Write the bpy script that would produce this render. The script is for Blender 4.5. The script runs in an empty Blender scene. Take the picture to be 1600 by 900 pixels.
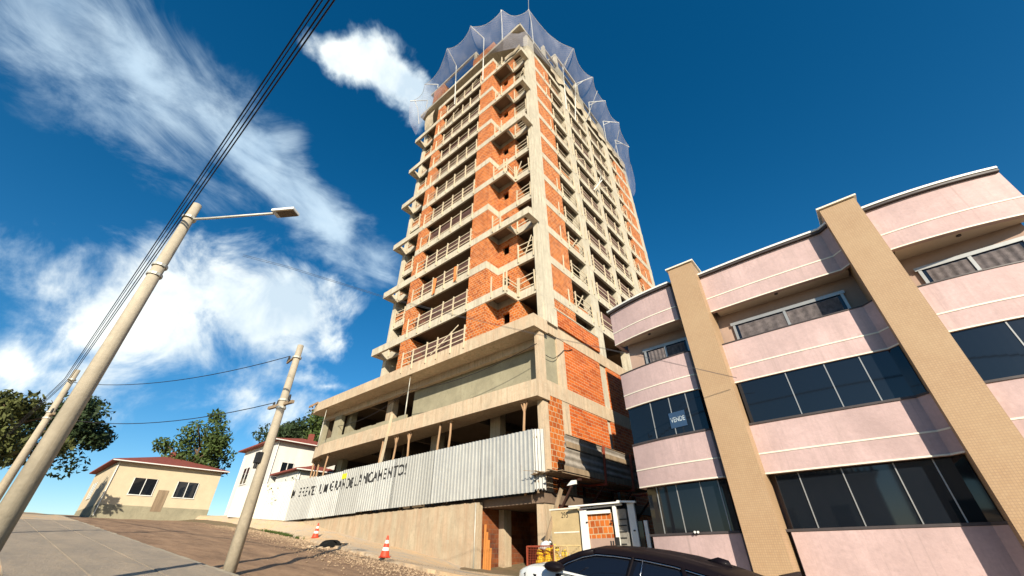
import bpy, bmesh, math, random
from math import radians, sin, cos, pi, sqrt
from mathutils import Vector, Matrix, noise as mnoise
random.seed(7)
D = bpy.data
S = bpy.context.scene
COL = S.collection

# ------------------------------------------------------------------ camera
FPX = 614.852
PITCH, YAW, ROLL = radians(33.922), radians(-39.702), radians(-0.6587)
CAMP = Vector((11.79, -16.704, 1.6))
fw = Vector((sin(YAW) * cos(PITCH), cos(YAW) * cos(PITCH), sin(PITCH)))
r0 = Vector((cos(YAW), -sin(YAW), 0))
u0 = r0.cross(fw)
rr = r0 * cos(ROLL) + u0 * sin(ROLL)
uu = -r0 * sin(ROLL) + u0 * cos(ROLL)
cam = D.cameras.new('camera')
co = D.objects.new('camera', cam)
COL.objects.link(co)
co.matrix_world = Matrix(((rr.x, uu.x, -fw.x, CAMP.x), (rr.y, uu.y, -fw.y, CAMP.y), (rr.z, uu.z, -fw.z, CAMP.z), (0, 0, 0, 1)))
cam.sensor_width = 36
cam.sensor_fit = 'HORIZONTAL'
cam.lens = FPX / 1600 * 36
cam.clip_start = 0.1
cam.clip_end = 5000
S.camera = co

# ------------------------------------------------------------------ exposure, sun
S.view_settings.view_transform = 'Standard'
S.view_settings.look = 'None'
S.view_settings.exposure = 0.55
S.view_settings.gamma = 1.0
S.view_settings.use_curve_mapping = False
S.cycles.diffuse_bounces = 1
S.cycles.max_bounces = 8
S.cycles.transparent_max_bounces = 12
SUNV = Vector((1.05, -1.0, 0.63)).normalized()       # towards the sun
sl = D.lights.new('sun', 'SUN')
sl.energy = 5.0
sl.angle = radians(0.5)
sl.color = (1.0, 0.90, 0.74)
so = D.objects.new('sun', sl)
COL.objects.link(so)
so.rotation_euler = SUNV.to_track_quat('Z', 'Y').to_euler()
SUN_EL = math.asin(SUNV.z)
SUN_ROT = math.atan2(SUNV.x, SUNV.y)


# ------------------------------------------------------------------ node helper
class NT:
    def __init__(s, tree):
        s.t = tree
        s.n = tree.nodes
        s.l = tree.links

    def node(s, typ, **kw):
        n = s.n.new(typ)
        for k, v in kw.items():
            setattr(n, k, v)
        return n

    def put(s, sock, v):
        if isinstance(v, bpy.types.NodeSocket):
            s.l.new(v, sock)
        elif v is not None:
            sock.default_value = v

    def math(s, op, a, b=None, c=None, clamp=False):
        n = s.node('ShaderNodeMath', operation=op)
        n.use_clamp = clamp
        s.put(n.inputs[0], a)
        if b is not None: s.put(n.inputs[1], b)
        if c is not None: s.put(n.inputs[2], c)
        return n.outputs[0]

    def vmath(s, op, a, b=None, scale=None):
        n = s.node('ShaderNodeVectorMath', operation=op)
        s.put(n.inputs[0], a)
        if b is not None: s.put(n.inputs[1], b)
        if scale is not None: s.put(n.inputs['Scale'], scale)
        return n.outputs['Value'] if op in ('DOT_PRODUCT', 'LENGTH', 'DISTANCE') else n.outputs['Vector']

    def mix(s, f, a, b, blend='MIX'):
        n = s.node('ShaderNodeMix', data_type='RGBA', blend_type=blend)
        s.put(n.inputs[0], f)
        s.put(n.inputs[6], a if isinstance(a, bpy.types.NodeSocket) else (*a[:3], 1))
        s.put(n.inputs[7], b if isinstance(b, bpy.types.NodeSocket) else (*b[:3], 1))
        return n.outputs[2]

    def ramp(s, f, p0, p1, c0=0.0, c1=1.0, interp='LINEAR'):
        n = s.node('ShaderNodeMapRange', interpolation_type='SMOOTHSTEP' if interp == 'S' else 'LINEAR')
        s.put(n.inputs[0], f)
        n.inputs[1].default_value = p0
        n.inputs[2].default_value = p1
        n.inputs[3].default_value = c0
        n.inputs[4].default_value = c1
        return n.outputs[0]

    def noise(s, vec, scale=5, detail=4, rough=0.55, dist=0.0, out=0):
        n = s.node('ShaderNodeTexNoise')
        if vec is not None: s.l.new(vec, n.inputs['Vector'])
        n.inputs['Scale'].default_value = scale
        n.inputs['Detail'].default_value = detail
        n.inputs['Roughness'].default_value = rough
        n.inputs['Distortion'].default_value = dist
        return n.outputs[out]

    def scalev(s, vec, sc):
        n = s.node('ShaderNodeMapping')
        s.l.new(vec, n.inputs[0])
        n.inputs['Scale'].default_value = sc
        return n.outputs[0]


def newmat(name, rough=0.85, metal=0.0, spec=0.3):
    m = D.materials.new(name)
    m.use_nodes = True
    nt = NT(m.node_tree)
    b = m.node_tree.nodes['Principled BSDF']
    b.inputs['Roughness'].default_value = rough
    b.inputs['Metallic'].default_value = metal
    b.inputs['Specular IOR Level'].default_value = spec
    return m, nt, b


def objcoord(nt):
    return nt.node('ShaderNodeNewGeometry').outputs['Position']


def bump(nt, b, h, strength=0.3, dist=0.02):
    n = nt.node('ShaderNodeBump')
    n.inputs['Strength'].default_value = strength
    n.inputs['Distance'].default_value = dist
    nt.l.new(h, n.inputs['Height'])
    nt.l.new(n.outputs[0], b.inputs['Normal'])


def mat_plain(name, c, rough=0.7, var=0.25, scale=3.0, metal=0.0, spec=0.3, streak=False, bumps=0.0):
    m, nt, b = newmat(name, rough, metal, spec)
    p = objcoord(nt)
    q = nt.scalev(p, (1, 1, 0.12)) if streak else p
    n1 = nt.noise(q, scale, 5, 0.6)
    n2 = nt.noise(p, scale * 7, 3, 0.6)
    f = nt.math('ADD', nt.math('MULTIPLY', n1, 0.7), nt.math('MULTIPLY', n2, 0.3))
    f = nt.ramp(f, 0.32, 0.68)
    lo = tuple(x * (1 - var) for x in c)
    hi = tuple(min(1, x * (1 + var * 0.6)) for x in c)
    nt.l.new(nt.mix(f, lo, hi), b.inputs['Base Color'])
    if bumps: bump(nt, b, n2, bumps, 0.02)
    return m


def mat_concrete(name, c=(0.60, 0.54, 0.41), dirt=(0.22, 0.17, 0.11), dirt_amt=0.85, form=True, clay=0.0, blotch=1.0):
    m, nt, b = newmat(name, 0.9)
    p = objcoord(nt)
    big = nt.noise(p, 0.7, 6, 0.65, 0.3)
    st = nt.noise(nt.scalev(p, (5, 5, 0.35)), 1.0, 5, 0.65)
    fine = nt.noise(p, 14, 4, 0.7)
    f = nt.math('MULTIPLY', nt.ramp(st, 0.48, 0.72), nt.ramp(big, 0.35, 0.65))
    spots = nt.ramp(nt.noise(p, 5.5, 3, 0.6), 0.63, 0.72)
    f = nt.math('MAXIMUM', f, nt.math('MULTIPLY', spots, 0.5))
    base = nt.mix(nt.ramp(big, 0.3, 0.7), tuple(x * 0.8 for x in c), tuple(min(1, x * 1.18) for x in c))
    base = nt.mix(nt.ramp(fine, 0.3, 0.7, 0.0, 0.3), base, tuple(x * 0.6 for x in c))
    if clay:
        cl = nt.noise(nt.scalev(p, (2.2, 2.2, 0.5)), 1.3, 5, 0.6)
        base = nt.mix(nt.math('MULTIPLY', nt.ramp(cl, 0.4, 0.75), clay), base, (0.5, 0.2, 0.08))
    colr = nt.mix(nt.math('MULTIPLY', f, dirt_amt), base, dirt)
    if form:
        # vertical formwork joints, spaced irregularly along either horizontal axis
        sx = nt.node('ShaderNodeSeparateXYZ')
        nt.l.new(p, sx.inputs[0])
        u = nt.math('ADD', sx.outputs[0], sx.outputs[1])
        fr = nt.math('ABSOLUTE', nt.math('SUBTRACT', nt.math('FRACT', nt.math('MULTIPLY', u, 0.82)), 0.5))
        ln = nt.ramp(fr, 0.0, 0.011, 1.0, 0.0)
        colr = nt.mix(nt.math('MULTIPLY', ln, 0.35), colr, dirt)
    blot = nt.noise(p, 2.3, 7, 0.72, 0.6)
    colr = nt.mix(nt.ramp(blot, 0.52, 0.70, 0.0, 0.42 * blotch), colr, tuple(x * 0.55 for x in c))
    colr = nt.mix(nt.ramp(blot, 0.30, 0.42, 0.30 * blotch, 0.0), colr, tuple(min(1, x * 1.3) for x in c))
    run = nt.noise(nt.scalev(p, (9, 9, 0.22)), 1.0, 4, 0.7)
    colr = nt.mix(nt.ramp(run, 0.60, 0.72, 0.0, 0.45), colr, dirt)
    nt.l.new(colr, b.inputs['Base Color'])
    bump(nt, b, nt.math('ADD', nt.math('MULTIPLY', fine, 0.5), nt.math('MULTIPLY', st, 0.5)), 0.5, 0.02)
    return m


def mat_brick(name, c1=(0.58, 0.155, 0.022), c2=(0.42, 0.085, 0.014), mortar=(0.56, 0.43, 0.26), w=0.30, h=0.2, ms=0.018, messy=0.6):
    m, nt, b = newmat(name, 0.9)
    p = objcoord(nt)
    wob = nt.noise(p, 1.2, 2, 0.5)
    sx = nt.node('ShaderNodeSeparateXYZ')
    nt.l.new(p, sx.inputs[0])
    cb = nt.node('ShaderNodeCombineXYZ')
    wz = nt.math('ADD', sx.outputs[2], nt.math('MULTIPLY', wob, 0.05))
    nt.l.new(nt.math('ADD', sx.outputs[0], sx.outputs[1]), cb.inputs[0])
    nt.l.new(wz, cb.inputs[1])
    br = nt.node('ShaderNodeTexBrick')
    nt.l.new(cb.outputs[0], br.inputs['Vector'])
    br.inputs['Scale'].default_value = 1.0
    br.inputs['Brick Width'].default_value = w
    br.inputs['Row Height'].default_value = h
    br.inputs['Mortar Size'].default_value = ms
    br.inputs['Mortar Smooth'].default_value = 0.2
    br.inputs['Bias'].default_value = 0.0
    br.inputs['Color1'].default_value = (*c1, 1)
    br.inputs['Color2'].default_value = (*c2, 1)
    br.inputs['Mortar'].default_value = (*mortar, 1)
    n1 = nt.noise(p, 0.9, 5, 0.65)
    n2 = nt.noise(p, 6, 4, 0.65)
    colr = nt.mix(nt.ramp(n1, 0.35, 0.7, 0.0, 0.45), br.outputs['Color'], (0.56, 0.165, 0.028))
    colr = nt.mix(nt.ramp(n2, 0.62, 0.75, 0.0, 0.4), colr, (0.3, 0.07, 0.02))
    # smeared mortar droppings
    nn = nt.noise(nt.scalev(p, (3.2, 3.2, 4.5)), 1.7, 5, 0.7)
    near = nt.noise(p, 0.55, 3, 0.5)
    sm = nt.math('MULTIPLY', nt.ramp(nn, 0.56, 0.64), nt.ramp(near, 0.42, 0.62))
    colr = nt.mix(nt.math('MULTIPLY', sm, messy), colr, (0.60, 0.42, 0.28))
    # odd brick missing or darker
    br2 = nt.node('ShaderNodeTexBrick')
    nt.l.new(cb.outputs[0], br2.inputs['Vector'])
    for k, v in (('Scale', 1.0), ('Brick Width', w), ('Row Height', h), ('Mortar Size', 0.0), ('Bias', -0.35)):
        br2.inputs[k].default_value = v
    br2.inputs['Color1'].default_value = (1, 1, 1, 1)
    br2.inputs['Color2'].default_value = (0.58, 0.46, 0.40, 1)
    colr = nt.mix(0.8, colr, br2.outputs['Color'], 'MULTIPLY')
    nt.l.new(colr, b.inputs['Base Color'])
    hgt = nt.math('ADD', nt.math('MULTIPLY', br.outputs['Fac'], -0.8), nt.math('MULTIPLY', n2, 0.5))
    bump(nt, b, hgt, 0.6, 0.02)
    return m


CONC = mat_concrete('tower_concrete')
CONC_CLAY = mat_concrete('podium_concrete', (0.60, 0.48, 0.33), clay=0.22)
CONC_WALL = mat_concrete('retaining_concrete', (0.50, 0.41, 0.28), (0.26, 0.18, 0.11), 0.85, True, 0.3)
SLABM = mat_concrete('ply_formed_slab_concrete', (0.26, 0.19, 0.125), (0.12, 0.085, 0.055), 0.6, True)  # slab concrete coloured darker so soffits read as shaded
RENDER = mat_concrete('grey_render', (0.34, 0.31, 0.21), (0.24, 0.2, 0.13), 0.5, False)
BRICK = mat_brick('hollow_brick')
BRICK_LOW = mat_brick('hollow_brick_podium', w=0.6, h=0.2, ms=0.014, messy=0.12, c1=(0.62, 0.13, 0.02), c2=(0.48, 0.08, 0.014))
BRICK_BIG = mat_brick('hollow_brick_strip', w=0.34, h=0.28, ms=0.022, messy=0.2)
BRICK_IN = mat_brick('hollow_brick_inside', c1=(0.13, 0.04, 0.02), c2=(0.10, 0.03, 0.018), mortar=(0.11, 0.07, 0.05), messy=0.0)  # darkened copy of the brick, painting the shade of the interiors
WOOD = mat_plain('raw_timber', (0.62, 0.52, 0.36), 0.85, 0.3, 4, streak=True)
WOOD_D = mat_plain('weathered_timber', (0.3, 0.22, 0.14), 0.9, 0.4, 5, streak=True)
WOOD_R = mat_plain('reddish_timber', (0.4, 0.25, 0.14), 0.9, 0.35, 5, streak=True)
SLAT = mat_plain('dark_slats', (0.13, 0.07, 0.06), 0.9, 0.4, 2)
GALV = mat_plain('galvanised_sheet', (0.47, 0.47, 0.44), 0.42, 0.16, 1.2, metal=0.35, spec=0.5, streak=True)
def rusty(m):
    nt = NT(m.node_tree); b = m.node_tree.nodes['Principled BSDF']; src = b.inputs['Base Color'].links[0].from_socket
    p = objcoord(nt)
    a = nt.ramp(nt.noise(nt.scalev(p, (2.5, 2.5, .35)), 1.2, 6, .7), .60, .72, 0, .55)
    c = nt.ramp(nt.noise(p, 1.1, 6, .7), .42, .62, 0, .3)
    o_ = nt.mix(c, src, (0.62, 0.62, 0.56)); o_ = nt.mix(a, o_, (0.24, 0.15, 0.09))
    m.node_tree.links.new(o_, b.inputs['Base Color'])
rusty(GALV)
GALV_W = mat_plain('whitewashed_sheet', (0.7, 0.66, 0.55), 0.6, 0.12, 1.5, streak=True)
ASB = mat_plain('fibre_cement_sheet', (0.36, 0.32, 0.27), 0.9, 0.35, 2.5, streak=False)
REDST = mat_plain('red_oxide_steel', (0.3, 0.06, 0.03), 0.6, 0.3, 5)
STEEL = mat_plain('prop_steel', (0.55, 0.53, 0.45), 0.5, 0.2, 5, metal=0.3)
WHITE = mat_plain('white_paint', (0.8, 0.8, 0.74), 0.5, 0.08, 3)
BEIGE = mat_plain('beige_panel', (0.5, 0.38, 0.2), 0.8, 0.18, 2.5)
CREAMLINE = mat_plain('cream_trim', (0.82, 0.76, 0.62), 0.7, 0.08, 3)
BLACK = mat_plain('black_paint', (0.02, 0.02, 0.02), 0.6, 0.3, 8)
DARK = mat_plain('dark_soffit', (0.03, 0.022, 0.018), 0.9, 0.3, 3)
PINK = mat_concrete('pink_render', (0.56, 0.41, 0.39), (0.34, 0.26, 0.24), 0.6, False, blotch=0.35)
PINK_IN = mat_plain('pink_beige_render', (0.4, 0.28, 0.22), 0.9, 0.1, 1.5)
CEIL = mat_plain('balcony_ceiling', (0.62, 0.52, 0.42), 0.9, 0.06, 1.5)
DKFR = mat_plain('dark_frame', (0.07, 0.06, 0.06), 0.5, 0.2, 4)
ALU = mat_plain('aluminium_frame', (0.4, 0.4, 0.38), 0.4, 0.1, 4, metal=0.5)
WIRE = mat_plain('black_cable', (0.015, 0.012, 0.015), 0.6, 0.1, 3)
POLEC = mat_concrete('pole_concrete', (0.44, 0.38, 0.28), form=False, dirt_amt=0.35)
TERRA = mat_plain('red_roof_tile', (0.26, 0.07, 0.05), 0.85, 0.3, 4)
CLOTH = mat_plain('debris_cloth', (0.5, 0.42, 0.3), 0.95, 0.35, 2.0)
RUBBER = mat_plain('tyre_rubber', (0.02, 0.02, 0.02), 0.85, 0.2, 6)
BLUEISH = mat_plain('pale_bag', (0.7, 0.76, 0.76), 0.6, 0.2, 14)


def mat_glass_dark(name, c=(0.012, 0.016, 0.024), rough=0.04):
    m, nt, b = newmat(name, rough, 0, 0.6)
    b.inputs['Base Color'].default_value = (*c, 1)
    return m


GLASS = mat_glass_dark('tinted_window_glass', (0.008, 0.011, 0.016))
GLASS.node_tree.nodes['Principled BSDF'].inputs['Specular IOR Level'].default_value = 0.55
CARGLASS = mat_glass_dark('tinted_car_glass', (0.006, 0.008, 0.014), 0.02)


def mat_car(name, c, rough=0.22):
    m, nt, b = newmat(name, rough, 0, 0.5)
    b.inputs['Base Color'].default_value = (*c, 1)
    b.inputs['Coat Weight'].default_value = 0.8
    b.inputs['Coat Roughness'].default_value = 0.05
    return m


CARWHITE = mat_car('white_car_paint', (0.72, 0.74, 0.7))
CARBLACK = mat_car('black_car_paint', (0.006, 0.004, 0.006), 0.6)
CARBLACK.node_tree.nodes['Principled BSDF'].inputs['Coat Weight'].default_value = 0.08
CARBLACK.node_tree.nodes['Principled BSDF'].inputs['Specular IOR Level'].default_value = 0.1


def mat_mosaic():
    m, nt, b = newmat('tan_mosaic_tile', 0.5)
    p = objcoord(nt)
    sx = nt.node('ShaderNodeSeparateXYZ'); nt.l.new(p, sx.inputs[0])
    cb = nt.node('ShaderNodeCombineXYZ')
    nt.l.new(nt.math('ADD', sx.outputs[0], sx.outputs[1]), cb.inputs[0]); nt.l.new(sx.outputs[2], cb.inputs[1])
    br = nt.node('ShaderNodeTexBrick'); nt.l.new(cb.outputs[0], br.inputs['Vector'])
    for k, v in (('Scale', 1.0), ('Brick Width', 0.05), ('Row Height', 0.05), ('Mortar Size', 0.005)):
        br.inputs[k].default_value = v
    br.offset = 0.0
    br.inputs['Color1'].default_value = (0.45, 0.305, 0.175, 1)
    br.inputs['Color2'].default_value = (0.41, 0.27, 0.15, 1)
    br.inputs['Mortar'].default_value = (0.33, 0.22, 0.135, 1)
    n = nt.noise(p, 1.5, 4, 0.6)
    nt.l.new(nt.mix(nt.ramp(n, 0.3, 0.7, 0, 0.35), br.outputs['Color'], (0.48, 0.35, 0.21)), b.inputs['Base Color'])
    return m


MOSAIC = mat_mosaic()


def mat_net():
    m, nt, b = newmat('blue_grey_netting', 0.9)
    b.inputs['Base Color'].default_value = (0.34, 0.35, 0.42, 1)
    p = nt.node('ShaderNodeUVMap').outputs[0]
    sx = nt.node('ShaderNodeSeparateXYZ'); nt.l.new(p, sx.inputs[0])
    a = nt.math('ADD', sx.outputs[0], sx.outputs[1]); c = nt.math('SUBTRACT', sx.outputs[0], sx.outputs[1])
    def lines(v):
        f = nt.math('ABSOLUTE', nt.math('SUBTRACT', nt.math('FRACT', nt.math('MULTIPLY', v, 1.5)), 0.5))
        return nt.ramp(f, 0.0, 0.12, 1.0, 0.0)
    ln = nt.math('MAXIMUM', lines(a), lines(c))
    nz = nt.noise(nt.scalev(p, (0.5, 0.15, 1)), 1.0, 4, 0.6)
    al = nt.math('ADD', nt.math('MULTIPLY', ln, 0.26), nt.ramp(nz, 0.35, 0.75, 0.15, 0.44))
    nt.l.new(al, b.inputs['Alpha'])
    tr = nt.node('ShaderNodeBsdfTranslucent'); tr.inputs[0].default_value = (0.4, 0.4, 0.5, 1)
    return m


NET = mat_net()


def mat_net_edge():
    return mat_plain('net_rope', (0.6, 0.58, 0.55), 0.9, 0.1, 3)


ROPE = mat_net_edge()


# ------------------------------------------------------------------ mesh builder
class MB:
    def __init__(s):
        s.v, s.f = [], []

    def quad(s, a, b, c, d):
        i = len(s.v); s.v += [tuple(a), tuple(b), tuple(c), tuple(d)]; s.f.append((i, i + 1, i + 2, i + 3))

    def tri(s, a, b, c):
        i = len(s.v); s.v += [tuple(a), tuple(b), tuple(c)]; s.f.append((i, i + 1, i + 2))

    def hexa(s, p):     # 8 pts: bottom 4 ccw, top 4
        i = len(s.v); s.v += [tuple(q) for q in p]
        for q in ((3, 2, 1, 0), (4, 5, 6, 7), (0, 1, 5, 4), (1, 2, 6, 5), (2, 3, 7, 6), (3, 0, 4, 7)):
            s.f.append(tuple(i + k for k in q))

    def box(s, x0, x1, y0, y1, z0, z1):
        x0, x1 = sorted((x0, x1)); y0, y1 = sorted((y0, y1)); z0, z1 = sorted((z0, z1))
        s.hexa([(x0, y0, z0), (x1, y0, z0), (x1, y1, z0), (x0, y1, z0), (x0, y0, z1), (x1, y0, z1), (x1, y1, z1), (x0, y1, z1)])

    def bar(s, a, b, w, h=None, up=(0, 0, 1), w2=None, h2=None):   # square-section bar between points
        a, b = Vector(a), Vector(b); h = h or w; w2 = w2 or w; h2 = h2 or h
        d = (b - a).normalized(); up = Vector(up)
        if abs(d.dot(up)) > 0.95: up = Vector((1, 0, 0))
        x = d.cross(up).normalized(); y = x.cross(d)
        P = []
        for q, ww, hh in ((a, w, h), (b, w2, h2)):
            for sx_, sy_ in ((-1, -1), (1, -1), (1, 1), (-1, 1)):
                P.append(q + x * sx_ * ww / 2 + y * sy_ * hh / 2)
        s.hexa(P)

    def tube(s, a, b, r, r2=None, n=8, caps=True):
        a, b = Vector(a), Vector(b); r2 = r if r2 is None else r2
        d = (b - a).normalized(); up = Vector((0, 0, 1)) if abs(d.z) < 0.95 else Vector((1, 0, 0))
        x = d.cross(up).normalized(); y = x.cross(d)
        i = len(s.v)
        for q, ra in ((a, r), (b, r2)):
            for k in range(n):
                t = 2 * pi * k / n
                s.v.append(tuple(q + x * cos(t) * ra + y * sin(t) * ra))
        for k in range(n):
            s.f.append((i + k, i + (k + 1) % n, i + n + (k + 1) % n, i + n + k))
        if caps:
            s.f.append(tuple(i + k for k in range(n))[::-1]); s.f.append(tuple(i + n + k for k in range(n)))

    def path(s, pts, r, n=6):
        pts = [Vector(p) for p in pts]; i = len(s.v)
        for j, p in enumerate(pts):
            d = (pts[min(j + 1, len(pts) - 1)] - pts[max(j - 1, 0)]).normalized()
            up = Vector((0, 0, 1)) if abs(d.z) < 0.95 else Vector((1, 0, 0))
            x = d.cross(up).normalized(); y = x.cross(d)
            ra = r[j] if isinstance(r, (list, tuple)) else r
            for k in range(n):
                t = 2 * pi * k / n
                s.v.append(tuple(p + x * cos(t) * ra + y * sin(t) * ra))
        for j in range(len(pts) - 1):
            for k in range(n):
                s.f.append((i + j * n + k, i + j * n + (k + 1) % n, i + (j + 1) * n + (k + 1) % n, i + (j + 1) * n + k))
        s.f.append(tuple(i + k for k in range(n))[::-1]); s.f.append(tuple(i + (len(pts) - 1) * n + k for k in range(n)))

    def grid(s, fn, nu, nv, closed=False):
        i = len(s.v)
        for a in range(nu + 1):
            for b_ in range(nv + 1):
                s.v.append(tuple(fn(a / nu, b_ / nv)))
        for a in range(nu):
            for b_ in range(nv):
                s.f.append((i + a * (nv + 1) + b_, i + (a + 1) * (nv + 1) + b_, i + (a + 1) * (nv + 1) + b_ + 1, i + a * (nv + 1) + b_ + 1))

    def ext(s, poly, z0, z1):   # vertical extrusion of a plan polygon
        i = len(s.v); n = len(poly)
        for z in (z0, z1):
            for x, y in poly: s.v.append((x, y, z))
        s.f.append(tuple(i + k for k in range(n))[::-1]); s.f.append(tuple(i + n + k for k in range(n)))
        for k in range(n):
            s.f.append((i + k, i + (k + 1) % n, i + n + (k + 1) % n, i + n + k))

    def build(s, name, mat, parent=None, smooth=False, loc=None, bev=0.0, fixn=False):
        me = D.meshes.new(name); me.from_pydata(s.v, [], s.f); me.update()
        o = D.objects.new(name, me); COL.objects.link(o)
        if fixn or bev:
            bm = bmesh.new(); bm.from_mesh(me)
            bmesh.ops.remove_doubles(bm, verts=bm.verts, dist=1e-5) if fixn else None
            bmesh.ops.recalc_face_normals(bm, faces=bm.faces); bm.to_mesh(me); bm.free()
        if mat: me.materials.append(mat)
        if smooth:
            for p in me.polygons: p.use_smooth = True
        if parent:
            o.parent = parent
            if parent.type == 'EMPTY' and 'base' in parent:
                o.location = -Vector(parent['base'])
            elif parent.parent and 'base' in parent.parent:
                pass
        if loc is not None: o.location = loc
        if bev:
            md = o.modifiers.new('bevel', 'BEVEL'); md.width = bev; md.segments = 2; md.limit_method = 'ANGLE'
        return o


def tag(o, label=None, cat=None, group=None, kind=None):
    if label: o['label'] = label
    if cat: o['category'] = cat
    if group: o['group'] = group
    if kind: o['kind'] = kind
    return o


def thing(name, label, cat, loc=(0, 0, 0), group=None):
    o = D.objects.new(name, None); COL.objects.link(o)
    o.location = loc; o['base'] = tuple(loc)
    return tag(o, label, cat, group)


def struct(mb, name, mat, smooth=False, **k):
    return tag(mb.build(name, mat, smooth=smooth, **k), kind='structure')


def lerp(t, xs):
    if t <= xs[0][0]: return xs[0][1]
    for (a, va), (b, vb) in zip(xs, xs[1:]):
        if t <= b: return va + (vb - va) * (t - a) / (b - a)
    return xs[-1][1]


# ------------------------------------------------------------------ pixel helper (1600x900 photo pixels to a ray), used to find where things stand
def ray(px, py):
    return (fw * FPX + rr * (px - 800) - uu * (py - 450)).normalized()


def on(px, py, axis, val):
    d = ray(px, py)
    return CAMP + d * ((val - CAMP[axis]) / d[axis])


# ------------------------------------------------------------------ sky with clouds
W = D.worlds.new('World')
S.world = W
W.use_nodes = True
wt = NT(W.node_tree)
for n in list(W.node_tree.nodes): W.node_tree.nodes.remove(n)
outw = wt.node('ShaderNodeOutputWorld')
bg = wt.node('ShaderNodeBackground')
sky = wt.node('ShaderNodeTexSky', sky_type='NISHITA')
sky.sun_disc = False
sky.sun_elevation = SUN_EL
sky.sun_rotation = SUN_ROT
sky.altitude = 800
sky.air_density = 1.0
sky.dust_density = 0.6
sky.ozone_density = 2.5
dirn = wt.vmath('NORMALIZE', wt.node('ShaderNodeTexCoord').outputs['Generated'])
skc = wt.node('ShaderNodeHueSaturation')
skc.inputs['Saturation'].default_value = 1.38
skc.inputs['Value'].default_value = 1.0
skc.inputs['Hue'].default_value = 0.495
W.node_tree.links.new(sky.outputs[0], skc.inputs['Color'])

# clouds: soft elliptical masses placed by compass direction, broken up by noise
warp = wt.noise(dirn, 3.2, 4, 0.6, 0, 1)
warp2 = wt.noise(dirn, 9, 4, 0.6, 0, 1)
wv = wt.vmath('ADD', dirn, wt.vmath('SCALE', wt.vmath('SUBTRACT', warp, (0.5, 0.5, 0.5)), scale=0.16))
wv = wt.vmath('ADD', wv, wt.vmath('SCALE', wt.vmath('SUBTRACT', warp2, (0.5, 0.5, 0.5)), scale=0.08))


def blob(px, py, ax, ay, ang, power):
    """one mass centred in the direction of photo pixel (px, py); ax, ay half sizes in degrees; ang tilt."""
    c = ray(px, py)
    e = c.cross(Vector((0, 0, 1))).normalized(); n_ = e.cross(c).normalized()
    t = radians(ang)
    a = (e * cos(t) + n_ * sin(t)) / radians(ax)
    b_ = (-e * sin(t) + n_ * cos(t)) / radians(ay)
    rel = wt.vmath('SUBTRACT', wv, tuple(c))
    u = wt.vmath('DOT_PRODUCT', rel, tuple(a)); v = wt.vmath('DOT_PRODUCT', rel, tuple(b_))
    d2 = wt.math('ADD', wt.math('MULTIPLY', u, u), wt.math('MULTIPLY', v, v))
    f = wt.math('MULTIPLY', wt.math('SUBTRACT', 1.0, wt.math('SQRT', d2)), power)
    dd = wt.vmath('DOT_PRODUCT', dirn, tuple(c))
    return wt.math('SUBTRACT', f, wt.math('MULTIPLY', wt.math('LESS_THAN', dd, 0.3), 30.0))


def smax(lst):
    o = lst[0]
    for q in lst[1:]:
        o = wt.math('SMOOTH_MAX', o, q, 0.25)
    return o


cum = smax([blob(548, 90, 4.8, 3.2, 0, 1.9), blob(590, 102, 5.6, 4.4, -25, 2.2), blob(630, 132, 4.8, 4.0, -40, 2.0),
            blob(600, 60, 4.0, 1.6, 10, 0.7), blob(648, 160, 3.4, 3.0, -40, 1.4),
            blob(440, 480, 8.5, 6.5, 0, 1.5), blob(330, 470, 13, 9, 0, 1.4), blob(505, 520, 5.0, 2.6, -20, 1.1),
            blob(200, 520, 14, 8, 10, 1.2), blob(480, 590, 6.5, 2.0, 15, 0.7), blob(520, 600, 3.5, 1.3, 12, 0.8), blob(60, 600, 12, 6, 0, 1.1), blob(400, 640, 10, 3.5, 10, 0.8)])
veil = smax([blob(500, 325, 13.5, 5.0, -38, 1.6), blob(590, 400, 8, 4.4, -35, 1.4), blob(380, 230, 15, 5.5, -35, 1.5), blob(230, 120, 15, 6, -30, 1.3),
             blob(560, 430, 7, 3.2, -25, 0.9), blob(440, 300, 9, 4, -35, 0.8), blob(80, 30, 12, 6, -30, 0.9)])
n_a = wt.noise(dirn, 7.0, 9, 0.62, 0.4)
n_b = wt.noise(wt.scalev(dirn, (1.3, 1.0, 2.8)), 3.8, 10, 0.64, 0.9)
dc = wt.ramp(wt.math('ADD', cum, wt.math('MULTIPLY', wt.math('SUBTRACT', n_a, 0.5), 3.1)), 0.0, 1.15, 0, 1, 'S')
dv = wt.ramp(wt.math('ADD', veil, wt.math('MULTIPLY', wt.math('SUBTRACT', n_b, 0.5), 3.0)), 0.0, 1.7, 0, 0.84, 'S')
dens = wt.math('MAXIMUM', dc, dv)
shade = wt.ramp(wt.noise(dirn, 6.0, 5, 0.6, 0.3), 0.35, 0.65)
ccol = wt.mix(shade, (4.9, 6.0, 6.9), (8.8, 9.2, 8.9))
vcol = wt.mix(shade, (4.3, 5.8, 7.2), (5.8, 7.2, 8.2))
cc = wt.mix(wt.ramp(dc, 0.15, 0.8), vcol, ccol)
fin = wt.mix(dens, skc.outputs[0], cc)
W.node_tree.links.new(fin, bg.inputs['Color'])
bg.inputs['Strength'].default_value = 0.094
W.node_tree.links.new(bg.outputs[0], outw.inputs[0])


# ------------------------------------------------------------------ ground
def zr(x):
    return lerp(x, [(-70, 6.2), (-40, 4.3), (11.8, 0.0), (40, -1.6), (200, -3)])


def zw(x):
    return lerp(x, [(-70, 6.6), (-40, 5.0), (-23, 3.82), (-15, 2.62), (-11, 2.05), (-8.3, 1.74), (-5.7, 1.31), (-3.6, 0.86), (0, 0.72), (12, 0.32), (40, -1.3)])


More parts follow.
